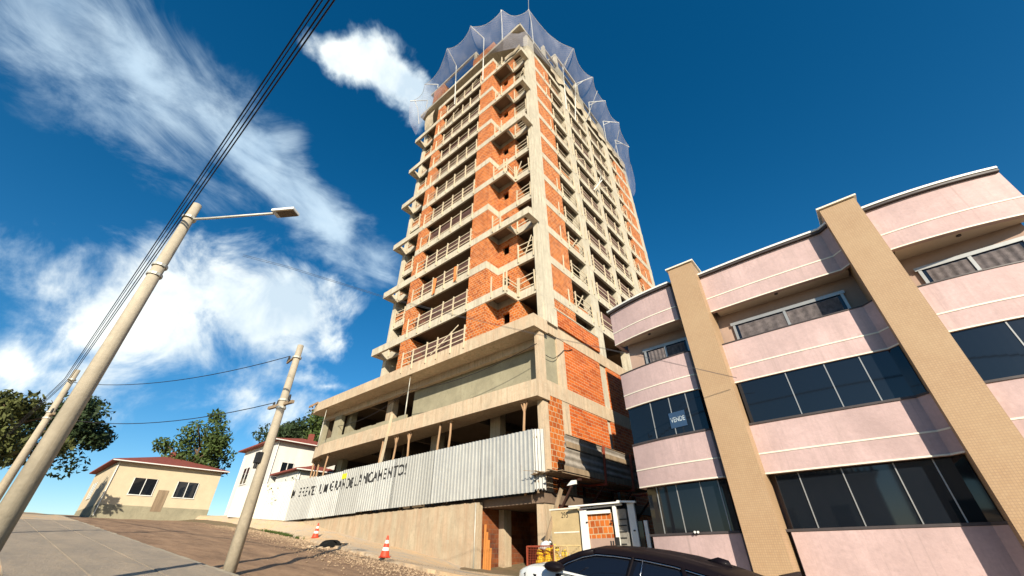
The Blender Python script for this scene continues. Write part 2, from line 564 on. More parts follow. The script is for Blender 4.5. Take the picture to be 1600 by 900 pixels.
def yk(x):
    return lerp(x, [(-70, 1.0), (-40, -0.6), (-22, -1.9), (-7.6, -4.6), (-0.5, -6.0), (6, -6.4), (60, -6.4)])


Y2 = -11.9


def H(x, y):
    k = yk(x)
    if y <= k: return zr(x) + (0.12 if y < Y2 else 0.0) + 0.02 * mnoise.noise(Vector((x * 0.5, y * 0.6, 0)))
    yb = max(-0.9, k + 0.3)
    t = min(1, max(0, (y - k) / (yb - k)))
    a = zr(x) + 0.13
    return a + (zw(x) - a) * t + 0.02 * mnoise.noise(Vector((x * 0.7, y * 0.9, 3)))


def pix_ground(px, py):
    d = ray(px, py); t = 2.0
    while t < 120:
        p = CAMP + d * t
        if p.z < H(p.x, p.y): return p
        t += 0.02
    return p


def ground_mat(name, c1, c2, c3, gr=60.0, stretch=(0.25, 1, 1)):
    m, nt, b = newmat(name, 0.95)
    p = objcoord(nt)
    a = nt.noise(nt.scalev(p, stretch), 1.4, 6, 0.65, 0.4)
    g = nt.noise(p, gr, 3, 0.7)
    f = nt.noise(p, 7, 5, 0.7)
    c = nt.mix(nt.ramp(a, 0.35, 0.65), c1, c2)
    c = nt.mix(nt.ramp(f, 0.5, 0.75, 0, 0.6), c, c3)
    c = nt.mix(nt.ramp(g, 0.5, 0.75, 0, 0.35), c, tuple(x * 0.45 for x in c1))
    nt.l.new(c, b.inputs['Base Color'])
    bump(nt, b, nt.math('ADD', g, nt.math('MULTIPLY', f, 2)), 0.7, 0.03)
    return m


ROADM = ground_mat('dusty_gravel_road', (0.40, 0.25, 0.145), (0.22, 0.135, 0.08), (0.48, 0.33, 0.21), 26)
WALKM = ground_mat('clay_stained_pavement', (0.72, 0.50, 0.28), (0.52, 0.45, 0.35), (0.70, 0.40, 0.19), 40)
SOIL = ground_mat('dry_soil', (0.26, 0.17, 0.1), (0.17, 0.14, 0.07), (0.1, 0.12, 0.04), 20, (1, 1, 1))

FLAG = ground_mat('worn_flagstone', (0.42, 0.34, 0.25), (0.32, 0.27, 0.21), (0.5, 0.36, 0.22), 30)
xs = [-70 + i * 1.0 for i in range(48)] + [-22 + i * 0.35 for i in range(120)] + [20 + i * 2 for i in range(21)]
mb = MB(); n = 22
for i in range(len(xs)):
    for j in range(n + 1):
        x = xs[i]; t = j / n; y = Y2 + (yk(x) - Y2) * t
        rut = -0.05 * math.exp(-((t - 0.45) / 0.06) ** 2) - 0.05 * math.exp(-((t - 0.7) / 0.06) ** 2)
        mb.v.append((x, y, zr(x) + rut + 0.025 * mnoise.noise(Vector((x, y * 1.5, 0)))))
for i in range(len(xs) - 1):
    for j in range(n):
        a = i * (n + 1) + j; mb.f.append((a, a + n + 1, a + n + 2, a + 1))
struct(mb, 'road', ROADM, smooth=True)
mb = MB(); n = 14
for i, x in enumerate(xs):
    k = yk(x)
    wob = 0.12 * mnoise.noise(Vector((x * 1.3, 0, 5))) + 0.12 * mnoise.noise(Vector((x * 4.1, 2, 5)))
    row = [(x, k - 0.02 + wob, zr(x) - 0.08), (x, k + wob, zr(x) + 0.11)]
    for j in range(1, n + 1):
        y = k + (3.0 - k) * j / n
        row.append((x, y, H(x, y)))
    mb.v += row
m_ = n + 2
for i in range(len(xs) - 1):
    for j in range(m_ - 1):
        a = i * m_ + j; mb.f.append((a, a + m_, a + m_ + 1, a + 1))
struct(mb, 'sidewalk', WALKM)
mb = MB()
for i, x in enumerate(xs):
    mb.v += [(x, Y2, zr(x) - 0.08), (x, Y2 - 0.01, zr(x) + 0.12), (x, -17.5, zr(x) + 0.16), (x, -30, zr(x) + 0.2)]
for i in range(len(xs) - 1):
    for j in range(3):
        a = i * 4 + j; mb.f.append((a + 1, a + 5, a + 4, a) if False else (a, a + 1, a + 5, a + 4))
struct(mb, 'pavement', WALKM)
mb = MB()
x = -45.0
while x < 25:
    j = random.uniform(-.015, .015); L = 0.96
    mb.hexa([(x, Y2 - .14, zr(x) - .1), (x + L, Y2 - .14, zr(x + L) - .1), (x + L, Y2 + .02 + j, zr(x + L) - .1), (x, Y2 + .02 + j, zr(x) - .1), (x, Y2 - .14, zr(x) + .145), (x + L, Y2 - .14, zr(x + L) + .145 + j), (x + L, Y2 + .01 + j, zr(x + L) + .14 + j), (x, Y2 + .01 + j, zr(x) + .14)])
    x += 1.0
struct(mb, 'kerb', POLEC)
mb = MB()
for k in range(34):      # jointed concrete flags of the near pavement
    for r_ in range(3):
        x = -30 + k * 1.25; y1 = Y2 - .2 - r_ * 1.25; y0 = y1 - 1.22; h = random.uniform(0, .012)
        mb.hexa([(x, y0, zr(x) + .05), (x + 1.22, y0, zr(x + 1.22) + .05), (x + 1.22, y1, zr(x + 1.22) + .05), (x, y1, zr(x) + .05), (x, y0, zr(x) + .172 + h), (x + 1.22, y0, zr(x + 1.22) + .172), (x + 1.22, y1, zr(x + 1.22) + .165), (x, y1, zr(x) + .165 + h)])
struct(mb, 'pavement_flags', FLAG)
mb = MB()
GX = [-900, -400, -200, -120] + [-70 + 10 * i for i in range(12)] + [60, 120, 300, 900]
GY = [-900, -200, -60, -30, -12, -4, 2.9, 10, 20, 30, 50, 90, 160, 400, 900]
def gz(x, y):
    base = zr(x) - 0.3 if y < 2.9 else zw(x) - 0.02
    hill = max(0, y - 25) * 0.05 * (1 if x < 0 else 0.1) + max(0, -x - 60) * 0.03
    return min(base + hill, 26)
for x in GX:
    for y in GY: mb.v.append((x, y, gz(x, y)))
for i in range(len(GX) - 1):
    for j in range(len(GY) - 1):
        a = i * len(GY) + j; mb.f.append((a, a + len(GY), a + len(GY) + 1, a + 1))
struct(mb, 'ground', SOIL)

# ------------------------------------------------------------------ the tower under construction
FH = 2.88
Z0 = 15.42
def zb(k): return Z0 + FH * (k - 1)       # underside of the edge beams of floor k
BT = 0.62                                  # beam depth
T = thing('building_under_construction', 'tall bare concrete and orange hollow-brick apartment tower still under construction', 'building', (-8, 0, 0.8))
XL, XR, YB, YF = -16.95, 0.0, 24.5, 0.5
PY = -0.75                                 # front of the projecting bay
PL0, PL1, PC0, PC1 = -12.95, -11.8, -5.55, -3.82
LONG_R = {3, 7, 9, 11, 13}

# columns
mb = MB()
mb.box(-0.4, 0.004, 0.42, 1.78, 13.15, 50.0)
mb.build('column', CONC, T)
for (a, b_) in ((7.05, 8.25), (12.35, 13.1), (17.2, 18.7), (23.5, 24.45)):
    mb = MB(); top = 52.8 if a < 20 else 50.0
    mb.box(-0.7, -0.012, a, b_, 13.0, top); mb.build('column', CONC, T)
for (a, b_, c, d) in ((-16.94, -16.5, 0.42, 1.8), (-16.9, -16.4, 12, 13), (-16.9, -16.4, 23.5, 24.4), (-12.6, -12.0, 1.0, 2.2), (-5.3, -4.6, 1.0, 2.2)):
    mb = MB(); mb.box(a, b_, c, d, 13.15, 50.0); mb.build('column', CONC, T)

# floors: slab, edge beams, balconies (odd floors reach past the bay; the long ones have an open well in the slab)
def floor_mesh(k):
    z = zb(k); zt = z + BT; m = MB(); ms = MB()
    ztr = z + 0.78
    s0 = zt - 0.16
    ms.box(XL, XR - 0.2, YF + 0.2, YB - 0.2, s0, zt)                     # slab
    ms.box(PL0, PC1, PY + 0.16, YF + 0.2, s0, zt - 0.001)                 # bay slab
    m.box(PL0 - 0.02, PC1 + 0.02, PY, PY + 0.16, z, zt)                 # bay front beam
    m.box(PC1 - 0.13, PC1 + 0.02, PY + 0.16, YF, z + 0.001, zt)         # bay returns
    m.box(PL0 - 0.02, PL0 + 0.13, PY + 0.16, YF, z + 0.001, zt)
    m.box(XR - 0.2, XR, YF + 0.001, YB, z, zt)                           # right beam
    m.box(XR - 0.2, XR + 0.0, 1.79, YB, zt, ztr - 0.12)
    m.box(XL, XL + 0.2, YF, YB, z, zt)                                   # left beam
    m.box(XL + 0.2, XR - 0.2, YB - 0.2, YB, z, zt)
    m.box(PC1, XR - 0.2, YF, YF + 0.2, z, zt)                            # recessed front beams
    m.box(XL + 0.2, PL0, YF, YF + 0.2, z, zt)
    for y in (7.6, 12.7, 17.9):
        ms.box(XL + 0.2, XR - 0.2, y - 0.1, y + 0.1, z, s0)
    for x in (-12.4, -5.0):
        ms.box(x - 0.1, x + 0.1, YF + 0.2, 7.5, z + 0.001, s0)
    if k % 2 == 1:
        th = 0.3 if k == 13 else BT
        zz = zt - th
        for sgn, xe, x2, x1 in ((1, PC1 + 0.021, -2.0, 0.12 if k in LONG_R else None), (-1, PL0 - 0.021, -14.9, -16.97)):
            m.box(xe, x2, PY + 0.001, PY + 0.16, s0, zt - 0.002); ms.box(xe, x2 - 0.14 * sgn, PY + 0.16, YF, s0, zt - 0.003)
            m.box(xe, x2, PY + 0.002, PY + 0.16, zz, s0)
            if x1 is None:
                m.box(x2 - 0.14, x2 + 0.002, PY + 0.16, YF, zz, s0)
            else:
                m.box(x2 - 0.14 * sgn, x2 + 0.002 * sgn, PY + 0.30, YF, zz + 0.05, s0)
                m.box(x2, x1, PY + 0.001, PY + 0.2, zz + 0.002, zt)          # front rim
                m.box(x1 - 0.45 * sgn, x1, PY + 0.2, YF, zz + 0.002, zt)     # end rim
                m.box(x2, x1 - 0.45 * sgn, PY + 0.2, PY + 0.3, zt - 0.2, zt - 0.01)
    return m, ms
for k in range(1, 13):
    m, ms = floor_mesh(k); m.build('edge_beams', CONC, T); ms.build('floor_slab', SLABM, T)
# thin roof slab
m = MB()
m.box(XL, XR, YF, YB, 49.72, 49.98); m.box(PL0 - 2.2, 0.12, PY, YF, 49.72, 49.98)
m.box(XL, PL0 - 2.2, PY, YF, 49.72, 49.97)
m.box(-0.06, 0.13, PY - 0.01, YB, 49.98, 50.12); m.box(-16.9, 0.12, PY - 0.01, PY + 0.12, 49.98, 50.12)
m.build('roof_slab', CONC, T)

# inner core, stair walls
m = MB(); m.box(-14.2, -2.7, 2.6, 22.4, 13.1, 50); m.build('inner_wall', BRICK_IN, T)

# brick panels per floor
E = 0.025
for k in range(0, 12):
    lo = (13.12 if k == 0 else zb(k) + BT); hi = zb(k + 1)
    q = MB()
    q.box(PL0, PL1, PY + E, 2.6, lo, hi); q.build('brick_pier', BRICK, T)
    q = MB()
    q.box(PC0, PC1, PY + E, 2.6, lo, hi); q.build('brick_pier', BRICK, T)
    q = MB()      # recessed wall with its small window
    wz0, wz1 = lo + 0.95, lo + 1.75
    q.box(PC1, -3.35, YF + E, YF + 0.2, lo, hi)
    q.box(-2.75, -1.95, YF + E, YF + 0.2, lo, hi)
    q.box(-3.35, -2.75, YF + E, YF + 0.2, lo, wz0); q.box(-3.35, -2.75, YF + E, YF + 0.2, wz1, hi)
    q.box(-2.1, -1.95, YF + 0.2, 2.6, lo, hi)
    q.build('recessed_brick_wall', BRICK, T)
    q = MB(); q.box(PL0, -14.95, YF + E, YF + 0.2, lo, hi)
    q.box(-14.95, -16.4, YF + 0.1, YF + 0.3, lo, lo + (0.45 if k % 2 else 0.9))
    q.build('recessed_brick_wall', BRICK, T)
    # right facade
    q = MB(); q.box(-0.2, -E, 1.78, 4.4, lo + 0.0, hi)
    q.build('side_brick_wall', BRICK, T)
    q = MB(); q.box(-0.2, -E, 20.2, 23.5, lo, hi)
    q.box(-2.7, -0.2, 20.2, 20.35, lo, hi)
    q.build('side_brick_wall', BRICK, T)
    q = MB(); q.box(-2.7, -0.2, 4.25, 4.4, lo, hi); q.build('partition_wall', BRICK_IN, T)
    # half-built infills in the side openings
    rnd = random.Random(k * 13 + 5)
    if k > 0:
        q = MB()
        h1 = rnd.choice([0.0, 0.5, 0.75, 1.1])
        if h1:
            q.box(-0.42, -0.2, 4.45 + rnd.random() * 0.5, 6.6, lo, lo + h1); q.build('brick_infill', BRICK, T); q = MB()
        q.box(-0.42, -0.2, 18.8, 20.1, lo, lo + rnd.choice([0.35, 0.8, 1.0])); q.build('brick_infill', BRICK, T)
        for y in (7.35, 12.2, 17.0):
            if rnd.random() < 0.6:
                q = MB()
                for s_ in range(rnd.randint(2, 5)):
                    q.box(-0.9, -0.72, y - 0.6 + rnd.random() * 0.3, y - 0.1, lo + 0.19 * s_, lo + 0.19 * (s_ + 1))
                q.build('brick_stack', BRICK, T)
# low wall with cap just above the podium on the right side
q = MB(); q.box(-0.1, 0.14, 1.75, 7.02, 13.3, 14.42); q.build('brick_infill', BRICK_LOW, T)
q = MB(); q.box(-0.12, 0.17, 1.4, 7.04, 14.42, 14.5); q.box(-0.12, 0.15, 0.5, 1.74, 13.14, 14.48); q.build('wall_cap', CONC, T)

# ---- guardrails
def rail(p0, p1, z, out, mat=WOOD, nrail=3, step=1.45, rnd=random):
    """posts bolted to the beam face, boards between; out = outward unit (x, y)"""
    m = MB(); a = Vector((p0[0], p0[1], z)); b_ = Vector((p1[0], p1[1], z)); L = (b_ - a).length; d = (b_ - a) / L
    o = Vector((out[0], out[1], 0)) * 0.045
    npst = max(2, int(round(L / step)) + 1)
    for i in range(npst):
        q = a + d * (0.08 + (L - 0.16) * i / (npst - 1) + rnd.uniform(-0.12, 0.12) * (0 < i < npst - 1)) + o
        tl = Vector((rnd.uniform(-.03, .03), rnd.uniform(-.03, .03), 0))
        m.bar(q + Vector((0, 0, -0.38 - rnd.random() * 0.12)), q + tl + Vector((0, 0, 1.12 + rnd.random() * 0.12)), 0.085, 0.07)
    for h in ([0.2, 0.62, 1.04] if nrail == 3 else [0.3, 0.6, 0.85, 1.1][:nrail]):
        j0, j1 = rnd.uniform(-.08, .08), rnd.uniform(-.08, .08)
        if rnd.random() < 0.07: continue
        m.bar(a - o * 0.3 + d * -0.05 + Vector((0, 0, h + j0)), b_ - o * 0.3 + d * 0.05 + Vector((0, 0, h + j1)), 0.03, 0.075 if h < 1 else 0.06)
    if rnd.random() < 0.22:
        u0_ = rnd.uniform(0, .5); m.bar(a + d * L * u0_ - o * .6 + Vector((0, 0, .1)), a + d * L * (u0_ + .4) - o * .6 + Vector((0, 0, 1.5)), 0.025, 0.09)
    return m
R_ = random.Random(3)
for k in range(0, 12):
    zt = 13.12 if k == 0 else zb(k) + BT
    m = rail((PL1 - 0.5, PY), (PC0 + 0.05, PY), zt, (0, -1), rnd=R_); m.build('guardrail', WOOD, T)
    if k > 0:
        m = rail((-1.93, YF), (-0.42, YF), zt, (0, -1), rnd=R_, step=1.3)
        if k in LONG_R or k in (1, 5):
            x1 = 0.1 if k in LONG_R else -2.0
            m2 = rail((PC1 + 0.5, PY), (x1 - 0.05 if k not in LONG_R else -2.4, PY), zt, (0, -1), rnd=R_, nrail=2, step=1.2)
            if k not in LONG_R:
                m3 = rail((-2.0, PY), (-2.0, YF), zt, (1, 0), rnd=R_, nrail=2); m3.build('guardrail', WOOD, T)
            m2.build('guardrail', WOOD, T)
        m.build('guardrail', WOOD, T)
        m = rail((-16.4, YF), (-14.95, YF), zt, (0, -1), rnd=R_, step=1.3)
        m.build('guardrail', WOOD, T)
        for (a, b_) in ((4.5, 7.0), (8.35, 12.3), (13.2, 17.15), (18.8, 20.15)):
            m = rail((0, a), (0, b_), zt + 0.04, (1, 0), rnd=R_, step=2.0); m.build('guardrail', WOOD, T)
# leftover posts standing on the brick stretches of the side
for k in range(1, 12):
    for y in (3.3 + R_.random() * 0.6, 21.2 + R_.random(), 7.7):
        if R_.random() < 0.8:
            m = MB(); m.bar((0.05, y, zb(k) + BT - 0.35), (0.07, y + R_.uniform(-.05, .05), zb(k) + BT + 0.9 + R_.random() * 0.3), 0.08, 0.06)
            m.build('post', WOOD, T)
# slatted screens behind the rails
for k in range(0, 12):
    zt = 13.12 if k == 0 else zb(k) + BT
    m = MB(); x = PL1 + 0.05
    while x < PC0 - 0.06:
        m.box(x, x + 0.075, PY + 0.3, PY + 0.33, zt, zt + 1.3); x += 0.135
    m.build('slat_screen', SLAT, T)
    if k:
        for (a, b_) in ((8.3, 12.3), (13.15, 17.15)):
            m = MB(); y = a
            while y < b_ - 0.1:
                m.box(-0.27, -0.24, y, y + 0.115, zt, zt + 1.6); y += 0.135
            m.build('slat_screen', SLAT, T)
# orange cloths hung over the third loggia rail
for (x, k, w, hh) in ((-9.6, 2, 0.35, 1.5), (-7.2, 2, 0.4, 1.35)):
    m = MB()
    zt = zb(k) + BT
    m.grid(lambda u, v: (x + w * u + 0.1 * sin(v * 3) , PY - 0.09 - 0.05 * sin(u * 5 + v * 4), zt + 1.0 - hh * v), 6, 10)
    o = m.build('hung_cloth', mat_plain('orange_cloth', (0.62, 0.2, 0.06), 0.9, 0.2, 4), T, smooth=True)

# ---- upper works above the roof slab
m = MB()
m.box(-14.6, -12.7, PY + 0.02, -0.45, 50.12, 53.05); m.box(-12.9, -12.7, -0.45, 4, 50.12, 53.05)
m.build('parapet_brick', BRICK, T)
m = MB(); m.box(-7.2, PC1, PY + 0.02, 0.6, 50.12, 51.6); m.build('parapet_brick', BRICK, T)
m = MB()
m.box(-15.3, -6.8, PY, PY + 0.2, 53.05, 53.35); m.box(-7.0, -6.8, PY + 0.2, 5.5, 53.05, 53.35)
m.box(-15.3, -15.1, PY + 0.2, 5.5, 53.05, 53.35)
m.box(-7.05, -6.8, PY, PY + 0.25, 51.6, 53.05)
for x in (-6.9, -15.2):
    m.box(x - 0.15, x + 0.1, 4.4, 4.9, 50.1, 53.05)
m.build('parapet_frame', CONC, T)
m = MB()
for (y0, y1, z1) in ((4.15, 4.45, 53.6), (6.9, 7.3, 55.4), (11.7, 12.35, 55.4), (17.6, 18.2, 52.7)):
    m.box(-0.45, -0.03, y0, y1, 50.0, z1)
m.box(-3, 0, 6.85, 7.1, 55.4, 55.75); m.box(-0.25, 0, 7.1, 12.4, 55.4, 55.75); m.box(-0.25, -0.01, 4.2, 12.4, 52.75, 53.0)
m.box(-3, -0.25, 12.15, 12.4, 55.4, 55.75); m.box(-0.25, 0, 12.4, 18.2, 52.6, 52.85); m.box(-6, -0.25, 17.9, 18.2, 52.6, 52.85)
m.box(-5.0, -0.25, 12.0, 12.3, 50, 55.4)
m.box(-0.25, -0.01, 1.8, 24.4, 50.12, 50.9)
m.build('parapet_frame', CONC, T)
m = MB(); m.box(-6.5, -3.0, 7.0, 12.2, 50.0, 55.0); m.build('parapet_brick', BRICK, T)

# beige debris cloth stretched along the side below the roof, bunched at the corner
m = MB()
m.grid(lambda u, v: (0.1 + 0.1 * sin(u * 60) * v + 0.08 * mnoise.noise(Vector((u * 30, v * 4, 0))), 5.0 + 19.3 * u, 50.3 - (1.7 + 0.9 * mnoise.noise(Vector((u * 9, 1, 0)))) * v), 90, 6)
m.build('debris_cloth', CLOTH, T, smooth=True)
m = MB()
m.grid(lambda u, v: (-1.9 + 2.0 * u, PY - 0.1 - 0.12 * abs(sin(v * 3.1)) - 0.06 * mnoise.noise(Vector((u * 6, v * 5, 0))), 45.0 - 0.6 * v + 0.12 * sin(u * 8)), 14, 6)
m.grid(lambda u, v: (-15.9 + 1.6 * u, PY + 0.5 - 0.3 * sin(v * 3), 49.6 - 3.4 * v + 0.3 * mnoise.noise(Vector((u * 5, v * 5, 0)))), 10, 10)
m.build('debris_cloth', CLOTH, T, smooth=True)

# ---- podium
m = MB()
m.ext([(0.14, 0.6), (0.14, -0.76), (-24.6, -0.76), (-25.6, -0.5), (-25.6, 0.6)], 12.3, 13.12)
m.box(-0.3, 0.002, 0.6, 24.45, 12.5, 13.3)
m.box(-25.4, -0.3, 0.62, 0.95, 11.85, 12.9)
m.build('podium_slab', CONC_CLAY, T)
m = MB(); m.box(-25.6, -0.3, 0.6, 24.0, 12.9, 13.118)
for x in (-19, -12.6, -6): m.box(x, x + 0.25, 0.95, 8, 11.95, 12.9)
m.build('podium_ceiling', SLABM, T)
m = MB()
for i in range(3):
    m.bar((-25.3 - i * 0.1, -0.6 - 0.1 * i, 12.4 + i * 0.3), (-26.5, -0.3, 12.5 + i * 0.32), 0.12, 0.03)
m.bar((-24.5, -0.8, 13.1), (-26.6, -0.6, 13.16), 0.05, 0.2)
m.build('formwork_board', WOOD_R, T)
m = MB()
m.ext([(0.14, 0.4), (0.14, -0.76), (-21.5, -0.76), (-23.5, -0.45), (-25.2, 0.3), (-26.6, 1.6), (-26.6, 2.4)], 8.25, 9.15)
m.box(-0.3, 0.001, 0.4, 24.45, 8.62, 9.45)
m.build('podium_slab', CONC_CLAY, T)
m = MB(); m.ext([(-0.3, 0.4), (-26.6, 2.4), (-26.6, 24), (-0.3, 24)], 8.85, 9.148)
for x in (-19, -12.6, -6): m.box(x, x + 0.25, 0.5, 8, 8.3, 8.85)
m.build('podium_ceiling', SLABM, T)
m = MB()
m.box(-24.3, -0.3, -0.55, 24, 3.45, 3.80); m.box(-0.3, 0.12, -0.6, 24, 3.44, 3.9)
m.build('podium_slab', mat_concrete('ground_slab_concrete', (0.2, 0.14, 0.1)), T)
m = MB(); m.box(-0.36, 0.006, -0.1, 0.37, 3.9, 12.31); m.box(-0.36, 0.007, -0.1, 0.37, 12.3, 12.9)
m.build('podium_column', CONC_CLAY, T)
m = MB(); m.hexa([(-0.35, -0.55, 0.5), (0.2, -0.5, 0.5), (0.12, 0.3, 0.5), (-0.35, 0.3, 0.5), (-0.32, -0.55, 3.44), (0.06, -0.5, 3.44), (0.06, 0.3, 3.44), (-0.32, 0.3, 3.44)])
m.build('podium_column', CONC_WALL, T)
m = MB(); m.box(on(765, 827, 1, .8).x, on(787, 827, 1, .8).x, .8, 1.4, 0.4, 3.44); m.build('podium_column', CONC_WALL, T)
m = MB(); m.box(-0.35, -0.03, 1.75, 2.5, 3.9, 12.52); m.build('podium_column', CONC_CLAY, T)
m = MB(); m.box(-0.6, -0.12, 6.93, 7.45, 3.9, 9.0); m.box(-0.6, -0.12, 6.93, 7.92, 9.0, 12.52); m.build('podium_column', CONC, T)
for x in (-22.6, -16.5, -10.5, -5.0):
    m = MB(); m.box(x, x + 0.8, 1.3, 1.8, 3.78, 12.5); m.build('podium_column', RENDER if x < -20 else CONC_WALL, T)
m = MB(); m.box(-23.3, -22.2, 0.55, 0.9, 9.15, 11.86); m.build('podium_column', RENDER, T)
m = MB(); m.box(-25.4, -24.9, 0.55, 0.9, 9.15, 11.86); m.build('podium_column', RENDER, T)
m = MB(); m.box(-12.7, -0.37, 1.05, 1.25, 9.15, 12.35); m.build('rendered_wall', RENDER, T)
m = MB(); m.box(-0.36, -0.16, 0.371, 1.749, 9.16, 12.49); m.build('rendered_wall', RENDER, T)
m = MB(); x = -24.8; rr_ = random.Random(4)
while x < -12.8:
    w = min(rr_.uniform(0.5, 1.6), -12.75 - x)
    m.box(x, x + w, 0.56, 0.72, 9.15, 10.02 + rr_.choice([0, 0, 0.05, 0.1])); x += w
m.build('rendered_wall', RENDER, T)
def bl(y0, y1, z0, z1, mat, x=-0.02, name='podium_brick_wall'):
    q = MB(); q.box(-0.22, x, y0, y1, z0, z1); return q.build(name, mat, T)
bl(2.5, 6.93, 9.45, 12.5, BRICK_LOW); bl(7.9, 24.4, 9.45, 12.5, BRICK_LOW)
bl(0.37, 1.75, 3.9, 8.62, BRICK_BIG); bl(2.5, 6.93, 3.9, 8.62, BRICK_LOW, -0.021); bl(7.45, 24.4, 3.9, 8.62, BRICK_LOW, -0.021)
q = MB(); q.box(-0.2, -0.02, 0.3, 24.4, 0.3, 3.44); q.build('podium_brick_wall', BRICK_LOW, T)
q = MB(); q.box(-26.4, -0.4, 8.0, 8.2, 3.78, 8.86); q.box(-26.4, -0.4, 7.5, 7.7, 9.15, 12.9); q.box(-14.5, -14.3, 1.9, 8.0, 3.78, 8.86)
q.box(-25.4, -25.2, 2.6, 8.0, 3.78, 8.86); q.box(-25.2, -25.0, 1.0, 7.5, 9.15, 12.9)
q.build('inner_podium_wall', mat_plain('dim_render', (0.13, 0.095, 0.06), 0.9, 0.2, 1), T)  # wall colour darkened to paint the podium interior as shaded
q = MB(); q.box(-4.2, -0.2, 3.4, 3.6, 0.2, 3.44); q.box(-4.0, -3.8, -0.5, 3.4, 0.2, 3.44)
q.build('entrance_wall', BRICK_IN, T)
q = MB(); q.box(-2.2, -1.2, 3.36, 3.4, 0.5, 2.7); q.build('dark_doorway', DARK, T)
q = MB()
for (x, z) in ((-2.35, 2.55), (-1.95, 2.65), (-1.0, 2.0)):
    q.box(x - 0.1, x + 0.1, 3.3, 3.33, z - 0.2, z + 0.2)
q.build('notice_sheet', mat_plain('paper', (0.6, 0.55, 0.4), 0.9, 0.1, 3), T)
# timber planks leaning by the wall end
q = MB()
for i in range(4):
    x = -3.52 + i * 0.12
    q.bar((x, -0.55, 0.5), (x + 0.02, -0.5, 2.75 - i * 0.32), 0.11, 0.04)
tag(q.build('timber_planks', mat_plain('orange_timber', (0.62, 0.24, 0.06), 0.85, 0.3, 6, streak=True)), 'orange timber planks standing upright at the end of the concrete wall', 'planks')

# ------------------------------------------------------------------ retaining wall
m = MB(); rw = random.Random(9)
xs_ = [-23.8 + i * 0.22 for i in range(92)]; xs_[-1] = -3.62
tops = [3.68 + rw.uniform(-0.025, 0.025) for _ in xs_]
i0 = len(m.v)
for x, t in zip(xs_, tops):
    zb_ = min(zw(x) - 0.5, t - 0.1)
    m.v += [(x, -0.9, zb_), (x, -0.9, t), (x, -0.62, t + 0.02), (x, -0.62, zb_)]
for i in range(len(xs_) - 1):
    for j in range(3):
        a = i0 + i * 4 + j; m.f.append((a, a + 4, a + 5, a + 1))
a = i0 + (len(xs_) - 1) * 4; m.f.append((a, a + 1, a + 2, a + 3)); m.f.append((3, 2, 1, 0))
tag(m.build('retaining_wall', CONC_WALL, fixn=True), 'board-marked tan concrete retaining wall rising beside the sloping pavement', 'wall')

q = MB(); q.tube((-3.78, -0.94, 0.8), (-3.78, -0.94, 3.66), 0.03, n=8)
tag(q.build('drain_pipe', STEEL, smooth=True), 'thin grey pipe clipped upright to the end of the concrete retaining wall', 'pipe')

# ------------------------------------------------------------------ corrugated site fence with painted words
FY = -1.1
def corr(x, pitch=0.25, dep=0.06):
    f = (x / pitch) % 1.0
    if f < 0.22: return -dep
    if f < 0.32: return -dep + dep * (f - 0.22) / 0.10
    if f < 0.9: return 0.0
    return -dep * (f - 0.9) / 0.10
def sheet(x0, x1, zf0, zf1, y=FY, mat=GALV, parent=None, name='corrugated_sheet', yf=None, pitch=0.25):
    m = MB(); keys = set([x0, x1]); k = math.floor(x0 / pitch)
    while k * pitch < x1:
        for f in (0, 0.22, 0.32, 0.9):
            xx = (k + f) * pitch
            if x0 < xx < x1: keys.add(xx)
        k += 1
    ks = sorted(keys)
    for s_ in (0, 0.004):
        for x in ks:
            yy = (yf(x) if yf else y) + corr(x, pitch) + s_
            m.v += [(x, yy, zf0(x)), (x, yy, zf1(x))]
    nk = len(ks)
    for i in range(nk - 1):
        m.f.append((2 * i, 2 * i + 2, 2 * i + 3, 2 * i + 1))
    o = m.build(name, mat, parent); return o
FN = thing('corrugated_fence', 'long galvanised corrugated sheet fence with black painted words along its left half', 'fence', (-12, FY, 3.83))
cuts = [-24.05, -20.6, -16.9, -14.35, -10.7, -7.1, -3.4, 0.02]
rf = random.Random(2)
GALV_B = mat_plain('dull_galvanised_sheet', (0.40, 0.40, 0.37), 0.5, 0.2, 1.0, metal=0.25, spec=0.4, streak=True)
for a, b_ in zip(cuts, cuts[1:]):
    j = rf.uniform(-0.03, 0.03)
    sheet(a, b_ + 0.03, lambda x: 3.83 + j * .3 - (0.05 if a < -16 else 0), lambda x: 6.53 + j, mat=GALV if rf.random() < 0.6 else GALV_B, parent=FN)
m = MB()      # last sheet bends round the corner and is torn at its foot
m.grid(lambda u, v: (0.02 + 0.55 * u, FY + 0.03 * sin(u * 22) + 0.12 * u * u, 3.9 + (2.62 - 0.05 * u) * v + 0.05 * sin(u * 25) * (1 - v)), 24, 6)
m.build('corrugated_sheet', GALV_B, FN)
m = MB(); m.box(-24.0, 0.3, FY + 0.02, FY + 0.07, 6.1, 6.18); m.box(-24.0, 0.3, FY + 0.02, FY + 0.07, 4.2, 4.28)
for i in range(13): m.box(-23.9 + 2 * i, -23.83 + 2 * i, FY + 0.07, FY + 0.14, 3.78, 6.45)
m.build('fence_framing', WOOD_D, FN)
words_ = [('M', 454.6, 460.6, 779.1, 777.6), ('BREVE!', 466, 493, 776.3, 773.2), ('UM', 498.5, 511, 771.5, 769.8), ('GRANDE', 515, 551.5, 767.5, 761.5), ('LANÇAMENTO!', 554, 634, 759.5, 741)]
dg = None
tm = MB()
BLKT = mat_plain('black_spray_letters', (0.03, 0.03, 0.03), 0.8, 0.5, 14)
